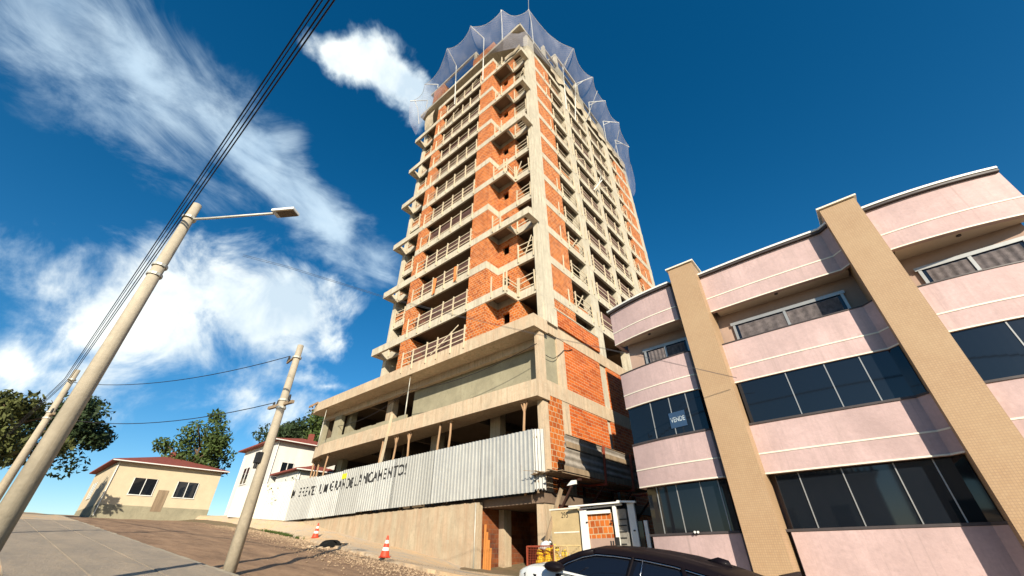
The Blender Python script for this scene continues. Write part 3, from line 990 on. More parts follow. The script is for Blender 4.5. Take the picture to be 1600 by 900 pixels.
for w_, p0, p1, b0, b1 in words_:
    A = on(p0, b0, 1, FY); B = on(p1, b1, 1, FY)
    cu = D.curves.new('painted_words', 'FONT'); cu.body = w_; cu.size = 1.0; cu.offset = 0.018; cu.space_character = 1.12
    to = D.objects.new('painted_words', cu); COL.objects.link(to)
    dgr = bpy.context.evaluated_depsgraph_get()
    me = D.meshes.new_from_object(to.evaluated_get(dgr))
    D.objects.remove(to)
    bm = bmesh.new(); bm.from_mesh(me)
    x0 = min(v.co.x for v in bm.verts); x1 = max(v.co.x for v in bm.verts); y1 = max(v.co.y for v in bm.verts if True)
    hh = 0.72
    for v in bm.verts:
        t = (v.co.x - x0) / (x1 - x0)
        v.co = Vector((A.x + (B.x - A.x) * t, 0, A.z + (B.z - A.z) * t + v.co.y * 0.62 / 0.7))
    xx = math.floor(A.x / 0.25) * 0.25
    while xx < B.x:
        for f in (0, 0.22, 0.32, 0.9):
            c_ = xx + f * 0.25
            if A.x < c_ < B.x:
                bmesh.ops.bisect_plane(bm, geom=bm.verts[:] + bm.edges[:] + bm.faces[:], plane_co=(c_, 0, 0), plane_no=(1, 0, 0))
        xx += 0.25
    for v in bm.verts: v.co.y = FY + corr(v.co.x) - 0.004
    i = len(tm.v)
    bm.verts.index_update()
    tm.v += [tuple(v.co) for v in bm.verts]
    for f in bm.faces: tm.f.append(tuple(i + v.index for v in f.verts))
    bm.free(); D.meshes.remove(me)
    tm.build('painted_word', BLKT, FN); tm = MB()
q = MB(); P = on(538, 744, 1, FY - 0.06); q.box(P.x - 0.3, P.x + 0.3, FY - 0.062, FY - 0.056, P.z - 0.17, P.z + 0.17)
tag(q.build('warning_plate', mat_plain('yellow_plate', (0.62, 0.62, 0.03), 0.6, 0.1, 8)), 'small yellow plate fixed high on the corrugated fence', 'sign')
F2 = thing('corrugated_fence', 'whitewashed corrugated fence stretch further up the street at left', 'fence', (-30, -0.6, 4.5))
sheet(-38, -24.1, lambda x: zw(x) - 0.1, lambda x: 6.62 + (-24 - x) * 0.05, mat=GALV_W, parent=F2, yf=lambda x: FY + (-24.1 - x) * 0.03, pitch=0.3)
m = MB()
for i in range(7): m.box(-37.8 + 2.2 * i, -37.7 + 2.2 * i, -0.55, -0.45, 3.9, 6.6)
m.build('fence_post', WOOD_D, F2)

# ------------------------------------------------------------------ props
def wood_prop(x, lab, z1=8.24, y=-0.5, lean=0.0, fork=1, r=0.075, z0=3.79):
    t = thing('timber_prop', lab, 'prop', (x, y, z0), 'rough timber props under the podium slab')
    m = MB(); n = 7; pts = []
    for i in range(n + 1):
        u = i / n
        pts.append((x + lean * (u - 1) + 0.03 * sin(u * 9 + x), y + 0.02 * cos(u * 7 + x), z0 + (z1 - 0.1 * (fork > 0) - z0) * u))
    m.path(pts, [r * (1.1 - 0.25 * i / n) for i in range(n + 1)], 7)
    m.build('post', WOOD_R, t, smooth=True)
    if fork:
        m = MB(); tp = Vector(pts[-1])
        m.box(tp.x - 0.22, tp.x + 0.22, y - 0.06, y + 0.06, z1 - 0.1, z1 - 0.005)
        if fork > 1:
            for s_ in (-1, 1): m.bar((tp.x, y, z1 - 0.65), (tp.x + 0.2 * s_, y, z1 - 0.1), 0.06, 0.04)
        m.build('head_block', WOOD_R, t)
props = [(-25.7, 0, 1, 'leftmost timber prop, behind the whitewashed sheet'), (-24.3, 0.15, 1, 'second timber prop from the left under the curved slab end'),
         (-23.3, 0.1, 2, 'third timber prop from the left with forked head, under the curved slab end'), (-20.9, 0.05, 1, 'slim timber prop standing alone left of the painted words'),
         (-13.5, 0, 0, 'bare-headed timber prop just left of the tall plank'), (-11.9, 0.35, 2, 'leaning timber prop with forked head just right of the tall plank'),
         (-10.5, 0, 2, 'upright timber prop with a forked head in the middle of the slab'), (-7.55, 0.05, 0, 'thick bare-headed timber prop, left one of the close pair'),
         (-6.6, 0, 1, 'timber prop with a head block, right one of the close pair'), (-0.95, 0, 2, 'timber prop with forked head nearest the corner column')]
for x, ln, fk, lb in props:
    wood_prop(x, lb, lean=ln, fork=fk, y=-0.5 if x > -23 else (0.1 if x > -25 else 1.0), z0=3.79 if x > -24 else 4.0)
q = MB(); q.bar((-12.95, -0.82, 6.0), (-12.4, -0.82, 9.75), 0.18, 0.04)
tag(q.build('timber_plank', WOOD), 'tall pale plank standing against the slab edge and rising above it', 'plank')
for x, y, lb in ((-11.2, -0.6, 'thin steel prop under the upper podium slab beside the grey rendered wall'), (-22.9, -0.6, 'thin steel prop under the far left end of the upper podium slab')):
    t = thing('steel_prop', lb, 'prop', (x, y, 9.15), 'steel props under the upper podium slab')
    m = MB(); m.tube((x, y, 9.15), (x, y, 11.1), 0.04); m.tube((x, y, 11.1), (x, y, 12.1), 0.028); m.build('tube', STEEL, t, smooth=True)
    m = MB(); m.box(x - 0.09, x + 0.09, y - 0.09, y + 0.09, 12.28, 12.3); m.tube((x, y, 12.08), (x, y, 12.28), 0.02); m.build('head_plate', WOOD_D, t)
    m = MB(); m.box(x - 0.08, x + 0.08, y - 0.08, y + 0.08, 9.15, 9.165); m.tube((x - 0.1, y, 11.08), (x + 0.1, y, 11.08), 0.012); m.build('collar', STEEL, t)
# slack cable across the podium
def cable(name, pts, r, lab, mat=WIRE, sag=0.0, n=14, group=None):
    out = []
    for (a, b_) in zip(pts, pts[1:]):
        a, b_ = Vector(a), Vector(b_)
        for i in range(n):
            u = i / n; p = a.lerp(b_, u); p.z -= sag * 4 * u * (1 - u); out.append(p)
    out.append(Vector(pts[-1]))
    m = MB(); m.path(out, r, 5)
    return tag(m.build(name, mat, smooth=True), lab, 'cable', group)
cable('hanging_cable', [(-22.4, 0.5, 10.9), (-11.2, -0.58, 11.2), (-0.2, -0.12, 11.5)], 0.018, 'slack black cable strung across the open podium storey', sag=0.5)
cable('hanging_cable', [(0.02, 0.4, 10.9), (0.02, 1.2, 10.95), (0.02, 2.4, 11.9), (0.03, 3.4, 12.3)], 0.02, 'short black cable crossing the grey wall on the side of the podium', sag=0.05, n=4)

# ------------------------------------------------------------------ safety net with its brackets
NTG = thing('safety_net', 'blue-grey safety net hung on white steel brackets around the tower top', 'safety net', (-8, 0, 44.5))
tips = [((-19.23, -1.51), (-17.0, -0.9, 45.6)), ((-15.76, -1.71), (-15.4, -0.85, 49.2)), ((-9.96, -2.86), (-10.4, -0.85, 50.3)), ((-5.9, -2.78), (-5.5, -0.85, 50.3)),
        ((-1.9, -1.64), (-2.2, -0.9, 46.9)), ((0.63, 0.42), (0.2, 0.4, 46.9)), ((2.31, 7.56), (0.14, 7.4, 50.3)), ((2.3, 12.37), (0.14, 11.2, 50.3)), ((1.96, 16.51), (0.14, 15.0, 49.8)),
        ((1.81, 20.89), (0.14, 19.1, 49.4)), ((1.17, 25.34), (0.14, 22.7, 48.5)), ((-0.6, 30.6), (0.1, 24.6, 43.5))]
for (ta, ba), (tb, bb) in zip(tips, tips[1:]):
    A = Vector((*ta, 55)); B = Vector((*tb, 55)); C0 = Vector(ba); C1 = Vector(bb); L = (B - A).length
    def f(u, v, A=A, B=B, C0=C0, C1=C1):
        top = A.lerp(B, u); s_ = 4 * u * (1 - u)
        mid = (A + B) / 2; inn = Vector((-8, 12, 55)) - mid; inn.z = 0; inn.normalize()
        top += inn * 0.4 * s_ - Vector((0, 0, 0.6 * s_))
        bot = C0.lerp(C1, u); p = bot.lerp(top, v)
        bow = 4 * v * (1 - v)
        p -= Vector((0, 0, 0.9 * bow)); p += inn * (-0.25) * bow
        p += Vector((0.12, 0.12, 0.2)) * mnoise.noise(Vector((p.x * 0.6, p.y * 0.6, p.z * 0.25)))
        return p
    m = MB(); nu, nv = 12, 12; m.grid(f, nu, nv)
    o = m.build('net_panel', NET, NTG, smooth=True)
    uv = o.data.uv_layers.new(name='UVMap')
    Hh = 10.5
    for poly in o.data.polygons:
        for li in poly.loop_indices:
            vi = o.data.loops[li].vertex_index; uv.data[li].uv = ((vi // (nv + 1)) / nu * L, (vi % (nv + 1)) / nv * Hh)
    m = MB(); m.path([f(i / 12, 1.0) for i in range(13)], 0.024, 5); m.build('edge_rope', ROPE, NTG, smooth=True)
def bracket(base, top, tip, strut=True, mat=None):
    m = MB(); m.bar(base, top, 0.075, 0.075); m.bar(top, tip, 0.09, 0.09)
    b_, t_, p_ = Vector(base), Vector(top), Vector(tip)
    if strut: m.bar(t_ + (b_ - t_).normalized() * 1.0, t_.lerp(p_, 0.45), 0.06, 0.06)
    m.build('bracket', WHITE, NTG)
bracket((-5.2, -0.84, 44.6), (-5.45, -0.84, 54.6), (-5.9, -2.78, 55.05), False)
bracket((-9.7, -0.84, 44.8), (-10.4, -0.84, 54.4), (-9.96, -2.86, 55.05), False)
bracket((-15.8, -0.84, 50.4), (-15.8, -0.84, 52.3), (-19.23, -1.51, 55.05), False)
bracket((-16.8, -0.84, 48.0), (-17.6, -1.0, 52.0), (-18.4, -1.3, 54.6), False)
bracket((-13.9, -0.84, 53.2), (-13.9, -0.84, 54.0), (-15.76, -1.71, 55.05), False)
bracket((0.1, 1.7, 49.5), (0.3, 1.3, 54.0), (0.63, 0.42, 55.1), False)
bracket((-2.6, -0.6, 50.1), (-2.4, -0.9, 53.5), (-1.9, -1.64, 55.05), False)
bracket((0.12, 7.5, 43.8), (0.12, 8.3, 54.4), (2.31, 7.56, 55.05))
bracket((0.12, 9.4, 43.8), (0.12, 11.4, 54.6), (2.3, 12.37, 55.05))
bracket((0.12, 14.1, 49.2), (0.12, 14.95, 54.7), (1.96, 16.51, 55.05))
bracket((0.12, 18.6, 49.5), (0.12, 19.1, 55.0), (1.81, 20.89, 55.05))
bracket((0.12, 22.3, 49.0), (0.12, 22.6, 54.2), (1.17, 25.34, 54.4))
m = MB(); m.bar((0.12, 12.6, 47.5), (1.7, 14.8, 55.6), 0.06); m.bar((0.12, 20.6, 49.0), (1.2, 22.4, 55.6), 0.06)
m.build('stay_pole', STEEL, NTG)
m = MB(); m.bar((0.63, 0.42, 55.1), (0.9, 0.2, 58.4), 0.035); m.build('stay_pole', STEEL, NTG)
bracket((0.08, 11.2, 33.5), (0.9, 12.0, 35.2), (1.3, 11.0, 35.6), True)

# ------------------------------------------------------------------ protective platform on the side of the tower
DKST = mat_plain('dark_rusty_steel', (0.05, 0.022, 0.016), 0.8, 0.3, 5)  # steel colour darkened to stand for the shade below the deck
AW = thing('protection_platform', 'side protection platform boarded with grey ribbed fibre-cement sheets on red steel posts', 'platform', (0.6, 3, 4.6))
def ribbed(y0, y1, x, z0, z1, lean=0.12, n=10):
    m = MB(); N = n * 6
    for s_ in (0, 0.012):
        for i in range(N + 1):
            u = i / N; z = z0 + (z1 - z0) * u; xx = x + lean * u + 0.03 * cos(2 * pi * u * n / 2) + s_
            m.v += [(xx, y0, z + 0.02), (xx, y1, z - 0.02)]
    for k in range(2):
        o_ = k * 2 * (N + 1)
        for i in range(N):
            a = o_ + 2 * i; m.f.append((a, a + 1, a + 3, a + 2))
    return m
m = ribbed(-0.35, 3.3, 1.2, 4.66, 6.17); m.build('ribbed_sheet', ASB, AW, smooth=True)
m = ribbed(3.22, 6.6, 1.23, 4.64, 6.15); m.build('ribbed_sheet', ASB, AW, smooth=True)
m = ribbed(6.5, 10.0, 1.2, 4.6, 6.12); m.build('ribbed_sheet', ASB, AW, smooth=True)
m = MB()
m.bar((1.36, -0.3, 5.78), (1.38, 6.9, 5.74), 0.05, 0.26); m.bar((1.30, -0.5, 4.72), (1.30, 7.0, 4.68), 0.05, 0.24)
m.bar((1.34, -0.3, 6.22), (1.36, 7.4, 6.18), 0.12, 0.03)
m.build('timber_board', WOOD_D, AW)
m = MB(); rb = random.Random(5)
for i in range(9):
    m.bar((0.1 + 0.14 * i, -1.35 + rb.uniform(-.4, .4), 4.56 + rb.uniform(-.03, .03)), (0.12 + 0.14 * i, 8.5, 4.52), 0.12, 0.03)
m.bar((0.0, -1.25, 4.5), (1.5, -0.9, 4.56), 0.3, 0.02); m.bar((-0.2, -1.6, 4.66), (1.2, -1.1, 4.5), 0.04, 0.02)
m.build('deck_board', WOOD_D, AW)
for y in (3.1, 6.2, 9.0):
    m = MB(); m.bar((1.46, y, 6.2), (1.34, y, 4.35), 0.1, 0.1); m.bar((1.34, y, 4.4), (-0.02, y, 4.42), 0.09, 0.09)
    m.build('red_post', REDST, AW)
    m = MB(); m.bar((1.2, y, 4.34), (0.04, y, 3.2), 0.08, 0.08); m.bar((0.04, y, 4.36), (0.04, y, 2.9), 0.09, 0.09); m.build('wall_bracket', DKST, AW)
m = MB(); m.bar((0.9, 0.8, 4.38), (0.04, 0.8, 3.2), 0.08); m.bar((0.04, 0.8, 4.4), (0.04, 0.8, 2.9), 0.09); m.bar((1.3, 0.8, 4.4), (0, 0.8, 4.42), 0.09)
m.build('wall_bracket', DKST, AW)
q = MB(); q.bar(on(877, 764, 1, -1.4), on(850, 858, 1, -2.45), 0.05, 0.17)
tag(q.build('timber_plank', WOOD_D), 'dark weathered plank leaning against the entrance corner column', 'plank')
q = MB(); P = on(893, 754, 1, -0.9); q.hexa([(P.x - .25, -.9, P.z - .1), (P.x + .2, -.9, P.z - .07), (P.x + .2, -.8, P.z - .07), (P.x - .25, -.8, P.z - .1), (P.x - .02, -.9, P.z + .08), (P.x + .2, -.9, P.z + .08), (P.x + .2, -.8, P.z + .08), (P.x - .02, -.8, P.z + .08)])
tag(q.build('lamp_hood', WHITE), 'pale trapezoid lamp hood hanging under the protection platform', 'lamp')

# ------------------------------------------------------------------ gate and small walls between the buildings
GY_ = -2.0
def gx(px, py=850): return on(px, py, 1, GY_).x
def gzz(px, py): return on(px, py, 1, GY_).z
G = thing('number_wall', 'beige panelled entrance wall carrying the number 295', 'wall', (2.2, GY_, 0.9))
x0, x1 = 1.45, gx(907); zt = gzz(885, 796)
m = MB(); m.box(x0, x1, GY_, GY_ + 0.15, 0.5, zt); m.build('panel', BEIGE, G)
m = MB()
for py in (831.5, 867.5):
    z = gzz(890, py); m.box(x0 + 0.1, x1, GY_ - 0.012, GY_ - 0.001, z - 0.02, z + 0.02)
m.box(x0 - 0.05, x1 + 0.02, GY_ - 0.03, GY_ + 0.18, zt, zt + 0.05)
m.build('cream_trim', CREAMLINE, G)
def text_mesh(body, A, B, hgt, y, mat, name, parent, off=0.0):
    cu = D.curves.new(name, 'FONT'); cu.body = body; cu.offset = off
    to = D.objects.new(name, cu); COL.objects.link(to)
    me = D.meshes.new_from_object(to.evaluated_get(bpy.context.evaluated_depsgraph_get())); D.objects.remove(to)
    xs0 = [v.co.x for v in me.vertices]; a, b_ = min(xs0), max(xs0); yy0 = [v.co.y for v in me.vertices]; c_, d_ = min(yy0), max(yy0)
    m = MB()
    for v in me.vertices:
        t = (v.co.x - a) / (b_ - a); m.v.append((A[0] + (B[0] - A[0]) * t, (y(A[0] + (B[0] - A[0]) * t) if callable(y) else y), A[1] + (B[1] - A[1]) * t + (v.co.y - c_) / (d_ - c_) * hgt))
    for p in me.polygons: m.f.append(tuple(p.vertices))
    D.meshes.remove(me)
    return m.build(name, mat, parent)
a = gx(880); b_ = gx(889.5); zc = gzz(885, 809)
text_mesh('295', (a, zc), (b_ + .04, zc), 0.19, GY_ - 0.006, BLACK, 'house_number', G, 0.0)
W1 = thing('gate_wall', 'low hollow-brick wall with a rendered foot between two white gate posts', 'wall', (3.6, GY_, 0.9))
m = MB(); m.box(gx(918), gx(960), GY_ + 0.05, GY_ + 0.2, gzz(940, 841), gzz(940, 801)); m.build('brickwork', mat_brick('gate_brick', w=0.2, h=0.215, ms=0.02, messy=0.2), W1)
m = MB(); m.box(gx(918), gx(960), GY_ + 0.03, GY_ + 0.2, 0.5, gzz(940, 841) - 0.001); m.build('rendered_foot', PINK_IN, W1)
GT = thing('gate_frame', 'white painted gate frame of square posts with overhanging head rails', 'gate', (3.8, GY_, 0.9))
def post(p0, p1, py, w=None):
    m = MB(); a, b_ = gx(p0, py + 20), gx(p1, py + 20)
    m.box(a, b_, GY_ - 0.06, GY_ + 0.03, 0.55, gzz((p0 + p1) / 2, py)); m.build('post', WHITE, GT, bev=0.008)
post(908, 918.5, 797); post(959.5, 964.5, 789); post(983, 994, 786); post(1009.5, 1015.5, 813)
m = MB()
m.box(gx(918), gx(960), GY_ - 0.05, GY_ + 0.02, gzz(940, 802.5), gzz(940, 797))
a, b_ = gx(895, 792), gx(972, 788)
m.bar((a, GY_ - 0.25, gzz(900, 792)), (b_, GY_ - 0.1, gzz(960, 787) + 0.02), 0.12, 0.05)
m.bar((a + 0.3, GY_ - 0.02, gzz(900, 796)), (b_, GY_ - 0.02, gzz(960, 789)), 0.05, 0.05)
m.bar((gx(967, 787), GY_ - 0.12, gzz(970, 785) + 0.03), (gx(996, 787), GY_ - 0.12, gzz(990, 787) + 0.04), 0.1, 0.06)
m.build('head_rail', WHITE, GT)
m = MB()
for (px, py) in ((917, 816), (956, 814), (991.5, 829), (1022, 848)):
    P = on(px, py, 1, GY_ - 0.08); m.box(P.x - 0.03, P.x + 0.03, GY_ - 0.1, GY_ - 0.05, P.z - 0.02, P.z + 0.02)
m.build('hinge', BLACK, GT)
m = MB(); m.box(gx(995), gx(1009), GY_ + 0.0, GY_ + 0.012, 0.9, gzz(1003, 814)); m.build('glass_leaf', GLASS, GT)
PL = thing('slotted_pillar', 'grey pebble-dashed pillar with a column of dark letter slots', 'pillar', (4.4, GY_ + .3, 0.8))
m = MB(); m.box(gx(963), gx(984), GY_ + 0.04, GY_ + 0.4, 0.5, gzz(972, 795))
m.build('body', ground_mat('pebble_dash', (0.3, 0.28, 0.24), (0.22, 0.2, 0.17), (0.4, 0.38, 0.33), 55, (3, 3, 3)), PL)
m = MB()
for i in range(6):
    py = 811.5 + 9.7 * i
    P = on(967, py, 1, GY_); Q = on(979, py, 1, GY_); m.box(P.x, Q.x, GY_ + 0.02, GY_ + 0.039, P.z - 0.02, P.z + 0.014)
m.build('slot', BLACK, PL)
for i, px in enumerate((954.5, 958)):
    q = MB(); P = on(px, 845, 1, -3.0); q.tube((P.x, -3, P.z), (P.x, -3, 0.8), 0.025)
    tag(q.build('iron_bar', BLACK), 'black upright iron bar standing before the gate brickwork, ' + ('left' if i == 0 else 'right') + ' one of two', 'bar')
q = MB(); P = on(965.5, 845, 1, -2.6); q.box(P.x - 0.07, P.x + 0.07, -2.68, -2.6, 0.8, P.z + 0.1)
tag(q.build('meter_box', BLACK, bev=0.01), 'narrow dark box beside the slotted pillar', 'box')

# ------------------------------------------------------------------ wire cages with sacks
CY = -4.0
def cagex(px): return on(px, 860, 1, CY).x
cgz = H(2.2, CY); ctop = on(850, 853, 1, CY).z
def cage(xa, xb, mat, lab, grid=0.07, nm='wire_cage'):
    t = thing(nm, lab, 'cage', ((xa + xb) / 2, CY, cgz), None)
    m = MB(); ya, yb = CY, CY + 0.8
    for x in (xa, xb):
        for y in (ya, yb): m.bar((x, y, cgz), (x, y, ctop), 0.04)
    for z in (cgz + 0.05, ctop):
        m.bar((xa, ya, z), (xb, ya, z), 0.035); m.bar((xa, yb, z), (xb, yb, z), 0.035); m.bar((xa, ya, z), (xa, yb, z), 0.035); m.bar((xb, ya, z), (xb, yb, z), 0.035)
    m.build('frame', mat, t)
    m = MB(); n_ = int((xb - xa) / grid)
    for i in range(1, n_): m.bar((xa + i * grid, ya, cgz + .05), (xa + i * grid, ya, ctop), 0.008); m.bar((xa + i * grid, yb, cgz + .05), (xa + i * grid, yb, ctop), 0.008)
    k = 0
    while cgz + 0.1 + k * grid < ctop:
        z = cgz + 0.1 + k * grid; m.bar((xa, ya, z), (xb, ya, z), 0.008); m.bar((xa, yb, z), (xb, yb, z), 0.008); m.bar((xa, ya, z), (xa, yb, z), 0.008); k += 1
    m.build('wire_mesh', mat, t)
    return t
cage(cagex(823.5), cagex(865), REDST, 'dark red wire cage holding yellow net sacks by the entrance')
cage(cagex(866), cagex(886.5), mat_plain('cream_steel', (0.6, 0.45, 0.22), 0.6, 0.2, 4), 'smaller cream-painted wire cage beside the dark red one')
YEL = mat_plain('yellow_net_sack', (0.82, 0.5, 0.02), 0.75, 0.35, 9)
def sack(px, w, hgt, lab, lean=0.0, mat=YEL, y=CY + 0.35, z0=None, name='sack'):
    c = cagex(px); z0 = cgz if z0 is None else z0
    m = MB()
    def f(u, v):
        t = 2 * pi * u; r = (sin(pi * min(1, v * 1.15 + 0.08)) ** 0.45 if v < 0.8 else 0.55 + (1 - v)) if v < 0.97 else 0.1
        r *= 1 + 0.07 * sin(v * 46) + 0.1 * mnoise.noise(Vector((u * 4 + px, v * 5, 1)))
        return (c + lean * v + w * r * cos(t), y + 0.22 * r * sin(t), z0 + hgt * v)
    m.grid(f, 18, 40)
    return tag(m.build(name, mat, smooth=True), lab, 'sack')
sack(834, 0.2, ctop - cgz - 0.06, 'yellow ribbed net sack at the left inside the red cage', 0.04)
sack(847, 0.2, ctop - cgz - 0.02, 'yellow ribbed net sack in the middle of the red cage')
sack(858, 0.19, ctop - cgz + 0.05, 'fullest orange-yellow net sack at the right of the red cage')
sack(871, 0.16, ctop - cgz - 0.1, 'yellow net sack slumped inside the cream cage', 0.06)
q = MB(); c = cagex(841); q.grid(lambda u, v: (c + 0.24 * (1 - v * 0.4) * cos(2 * pi * u) * (sin(pi * (v * 0.9 + 0.05)) ** 0.5) * (1 + .5 * mnoise.noise(Vector((cos(2 * pi * u) * 2, sin(2 * pi * u) * 2, v * 3)))) + 0.2 * v, CY + 0.3 + 0.16 * sin(2 * pi * u) * (sin(pi * (v * .9 + .05)) ** .5), ctop - 0.1 + 0.24 * v + 0.10 * mnoise.noise(Vector((u * 5, v * 4, 0)))), 16, 10)
tag(q.build('plastic_bag', BLUEISH, smooth=True), 'crumpled pale blue plastic bag lying on top of the yellow sacks', 'bag')

# ------------------------------------------------------------------ pink building
PB = thing('pink_building', 'three-storey pink apartment building with curved balcony fronts and tan mosaic pillars', 'building', (9, -3, 0.3))
def yarc(x):
    if x < 8.76: return -4.02 + 0.47 * ((8.75 - x) / 2.75) ** 2
    if x < 13.4: return -3.78 - 0.05 * sin((x - 9.6) / 3.8 * pi)
    return -4.02 + 0.47 * ((x - 14.3) / 2.75) ** 2
bays = [(6.0, 8.79), (9.63, 13.42), (14.26, 17.05)]
def band(xa, xb, za, zc_, off=0.0, dep=0.14, mat=PINK, name='balcony_parapet', parent=None, n=18, yend=None):
    m = MB(); n = n
    for i in range(n + 1):
        x = xa + (xb - xa) * i / n; y = yarc(x) - off
        m.v += [(x, y, za), (x, y, zc_), (x, y + dep, zc_), (x, y + dep, za)]
    for i in range(n):
        a = 4 * i
        for j in range(4): m.f.append((a + j, a + (j + 1) % 4, a + 4 + (j + 1) % 4, a + 4 + j))
    m.f.append((0, 1, 2, 3)); e = 4 * n; m.f.append((e + 3, e + 2, e + 1, e))
    return m.build(name, mat, parent or PB, fixn=True)
Z_B = [(8.15, 9.52, 8.66), (5.71, 6.95, 6.18), (3.24, 4.49, 3.74)]
# body
m = MB(); m.ext([(6.35, -3.2), (16.8, -3.2), (16.8, 6), (7.8, 6), (7.8, -2.8), (6.35, -2.9)], 0.0, 9.3); m.build('wall', PINK_IN, PB)
m = MB(); m.box(6.0, 7.8, -3.4, -2.8, 9.3, 9.5); m.box(7.8, 17.05, -3.4, 6.2, 9.3, 9.501)
m.build('roof', mat_plain('roof_edge', (0.5, 0.48, 0.45), 0.8, 0.1, 3), PB)
for bi, (xa, xb) in enumerate(bays):
    for zi, (za, zc_, zl) in enumerate(Z_B):
        pb = band(xa, xb, za, zc_)
        band(xa - 0.003, xb, zl - 0.018, zl + 0.018, 0.012, 0.011, CREAMLINE, 'cream_line', pb)
        band(xa - 0.003, xb, za + 0.0, za + 0.035, 0.012, 0.011, CREAMLINE, 'cream_line', pb)
        if xa < 9:      # closing cheek on the left end
            m = MB(); m.box(xa + 0.0, xa + 0.14, yarc(xa) + 0.141, -2.6, za, zc_); m.build('balcony_cheek', PINK, PB)
        # slab over the storey below
        m = MB(); n_ = 12
        for i in range(n_):
            u0_, u1_ = xa + 0.14 + (xb - xa - 0.2) * i / n_, xa + 0.14 + (xb - xa - 0.2) * (i + 1) / n_
            m.hexa([(u0_, yarc(u0_) + 0.145, za + 0.03), (u1_, yarc(u1_) + 0.145, za + 0.03), (u1_, -3.2, za + 0.03), (u0_, -3.2, za + 0.03), (u0_, yarc(u0_) + 0.145, za + 0.15), (u1_, yarc(u1_) + 0.145, za + 0.15), (u1_, -3.2, za + 0.15), (u0_, -3.2, za + 0.15)])
        m.build('balcony_slab', CEIL, PB)
        if zi == 0:
            band(xa - 0.06, xb + 0.0, 9.53, 9.60, 0.1, 0.4, DKFR, 'eave', None)
            band(xa - 0.08, xb + 0.0, 9.60, 9.66, 0.13, 0.5, WHITE, 'eave_trim', None)
            # balcony windows with curtains on the top storey
            wn = MB(); wx0, wx1 = (6.95, 8.55) if bi == 0 else (xa + 0.4, xb - 0.4)
            wn.box(wx0, wx1, -3.25, -3.215, 6.5, 7.72); wo = wn.build('window', GLASS, PB)
            fr = MB()
            for x in (wx0, (wx0 + wx1) / 2 - 0.05, wx1 - 0.07): fr.box(x, x + 0.07, -3.28, -3.2501, 6.5, 7.72)
            fr.box(wx0 - 0.05, wx1 + 0.05, -3.29, -3.2801, 7.70, 7.80)
            fr.build('window_frame', ALU, wo)
            ct = MB(); ct.grid(lambda u, v: (wx0 + 0.15 + (wx1 - wx0 - 0.3) * u, -3.262 + 0.01 * sin(u * 60), 6.5 + 1.16 * v), 60, 1)
            ct.build('curtain', mat_plain('grey_curtain', (0.14, 0.12, 0.12), 0.9, 0.5, 9), wo)
            lb = MB(); lb.tube(((xa + xb) / 2, -3.6, za - 0.0), ((xa + xb) / 2, -3.6, za + 0.029), 0.05, n=12); lb.build('ceiling_lamp', DKFR, PB)
        elif zi == 1:
            g = band(xa + 0.05, xb - 0.02, 4.50, 5.70, -0.05, 0.02, GLASS, 'window', PB)
            for u in (0.34, 0.58, 0.78):
                x = xa + (xb - xa) * u; mm = MB(); mm.box(x, x + 0.025, yarc(x) + 0.035, yarc(x) + 0.049, 4.5, 5.7); mm.build('mullion', ALU, g)
            band(xa, xb, 4.49, 4.54, 0.03, 0.17, DKFR, 'sill', PB)
        else:
            g = band(xa + 0.15, xb - 0.02, 2.02, 3.23, -0.22, 0.02, GLASS, 'window', PB)
            for u in (0.18, 0.42, 0.68, 0.86):
                x = xa + (xb - xa) * u; mm = MB(); mm.box(x, x + 0.025, yarc(x) + 0.2, yarc(x) + 0.219, 2.0, 3.23); mm.build('mullion', ALU, g)
            band(xa, xb, 1.96, 2.015, -0.12, 0.17, DKFR, 'sill', PB)
            band(xa + 0.1, xb, -0.3, 1.955, -0.14, 0.16, PINK, 'base_wall', PB)
    band(xa, xb, 6.955, 6.985, 0.02, 0.18, DKFR, 'sill', PB)
for (xa, xb, top) in ((8.79, 9.63, 9.98), (13.42, 14.26, 9.98)):
    m = MB(); m.box(xa, xb, -4.3, -3.3, 0.0, top); po = m.build('mosaic_pillar', MOSAIC, PB)
    m = MB(); m.box(xa - 0.06, xb + 0.06, -4.36, -3.2, top, top + 0.05); m.build('pillar_cap', CREAMLINE, po)
m = MB()
for px in (1086, 1091): P = on(px, 869.5 - 38, 1, -3.95)
for px in (1086, 1091):
    P = on(px, 831.5, 1, -3.86); m.tube((P.x, -3.88, P.z), (P.x, -3.86, P.z), 0.03, n=10)
tag(m.build('door_knobs', WHITE), 'two small round white knobs on the ground floor glass', 'knobs')
# for-sale sign in the middle-storey window
SG = thing('for_sale_sign', 'small dark blue sign reading VENDE inside the middle window of the pink building', 'sign', (7.6, -3.9, 5.0))
A = on(1049, 661.5, 1, -3.9); B = on(1072, 656.5, 1, -3.9)
SGB = mat_plain('sign_blue', (0.03, 0.07, 0.14), 0.6, 0.1, 4); SGW = mat_plain('sign_white', (0.42, 0.5, 0.55), 0.7, 0.1, 8)
m = MB(); ys_ = lambda x: yarc(x) + 0.02
m.hexa([(A.x - .03, ys_(A.x) + .005, A.z - .16), (B.x + .03, ys_(B.x) + .005, B.z - .16), (B.x + .03, ys_(B.x) + .015, B.z - .16), (A.x - .03, ys_(A.x) + .015, A.z - .16), (A.x - .03, ys_(A.x) + .005, A.z + .3), (B.x + .03, ys_(B.x) + .005, B.z + .3), (B.x + .03, ys_(B.x) + .015, B.z + .3), (A.x - .03, ys_(A.x) + .015, A.z + .3)])
m.build('board', SGB, SG)
text_mesh('VENDE', (A.x, A.z), (B.x, B.z), 0.15, lambda x: ys_(x) + 0.001, SGW, 'sign_lettering', SG, 0.02)

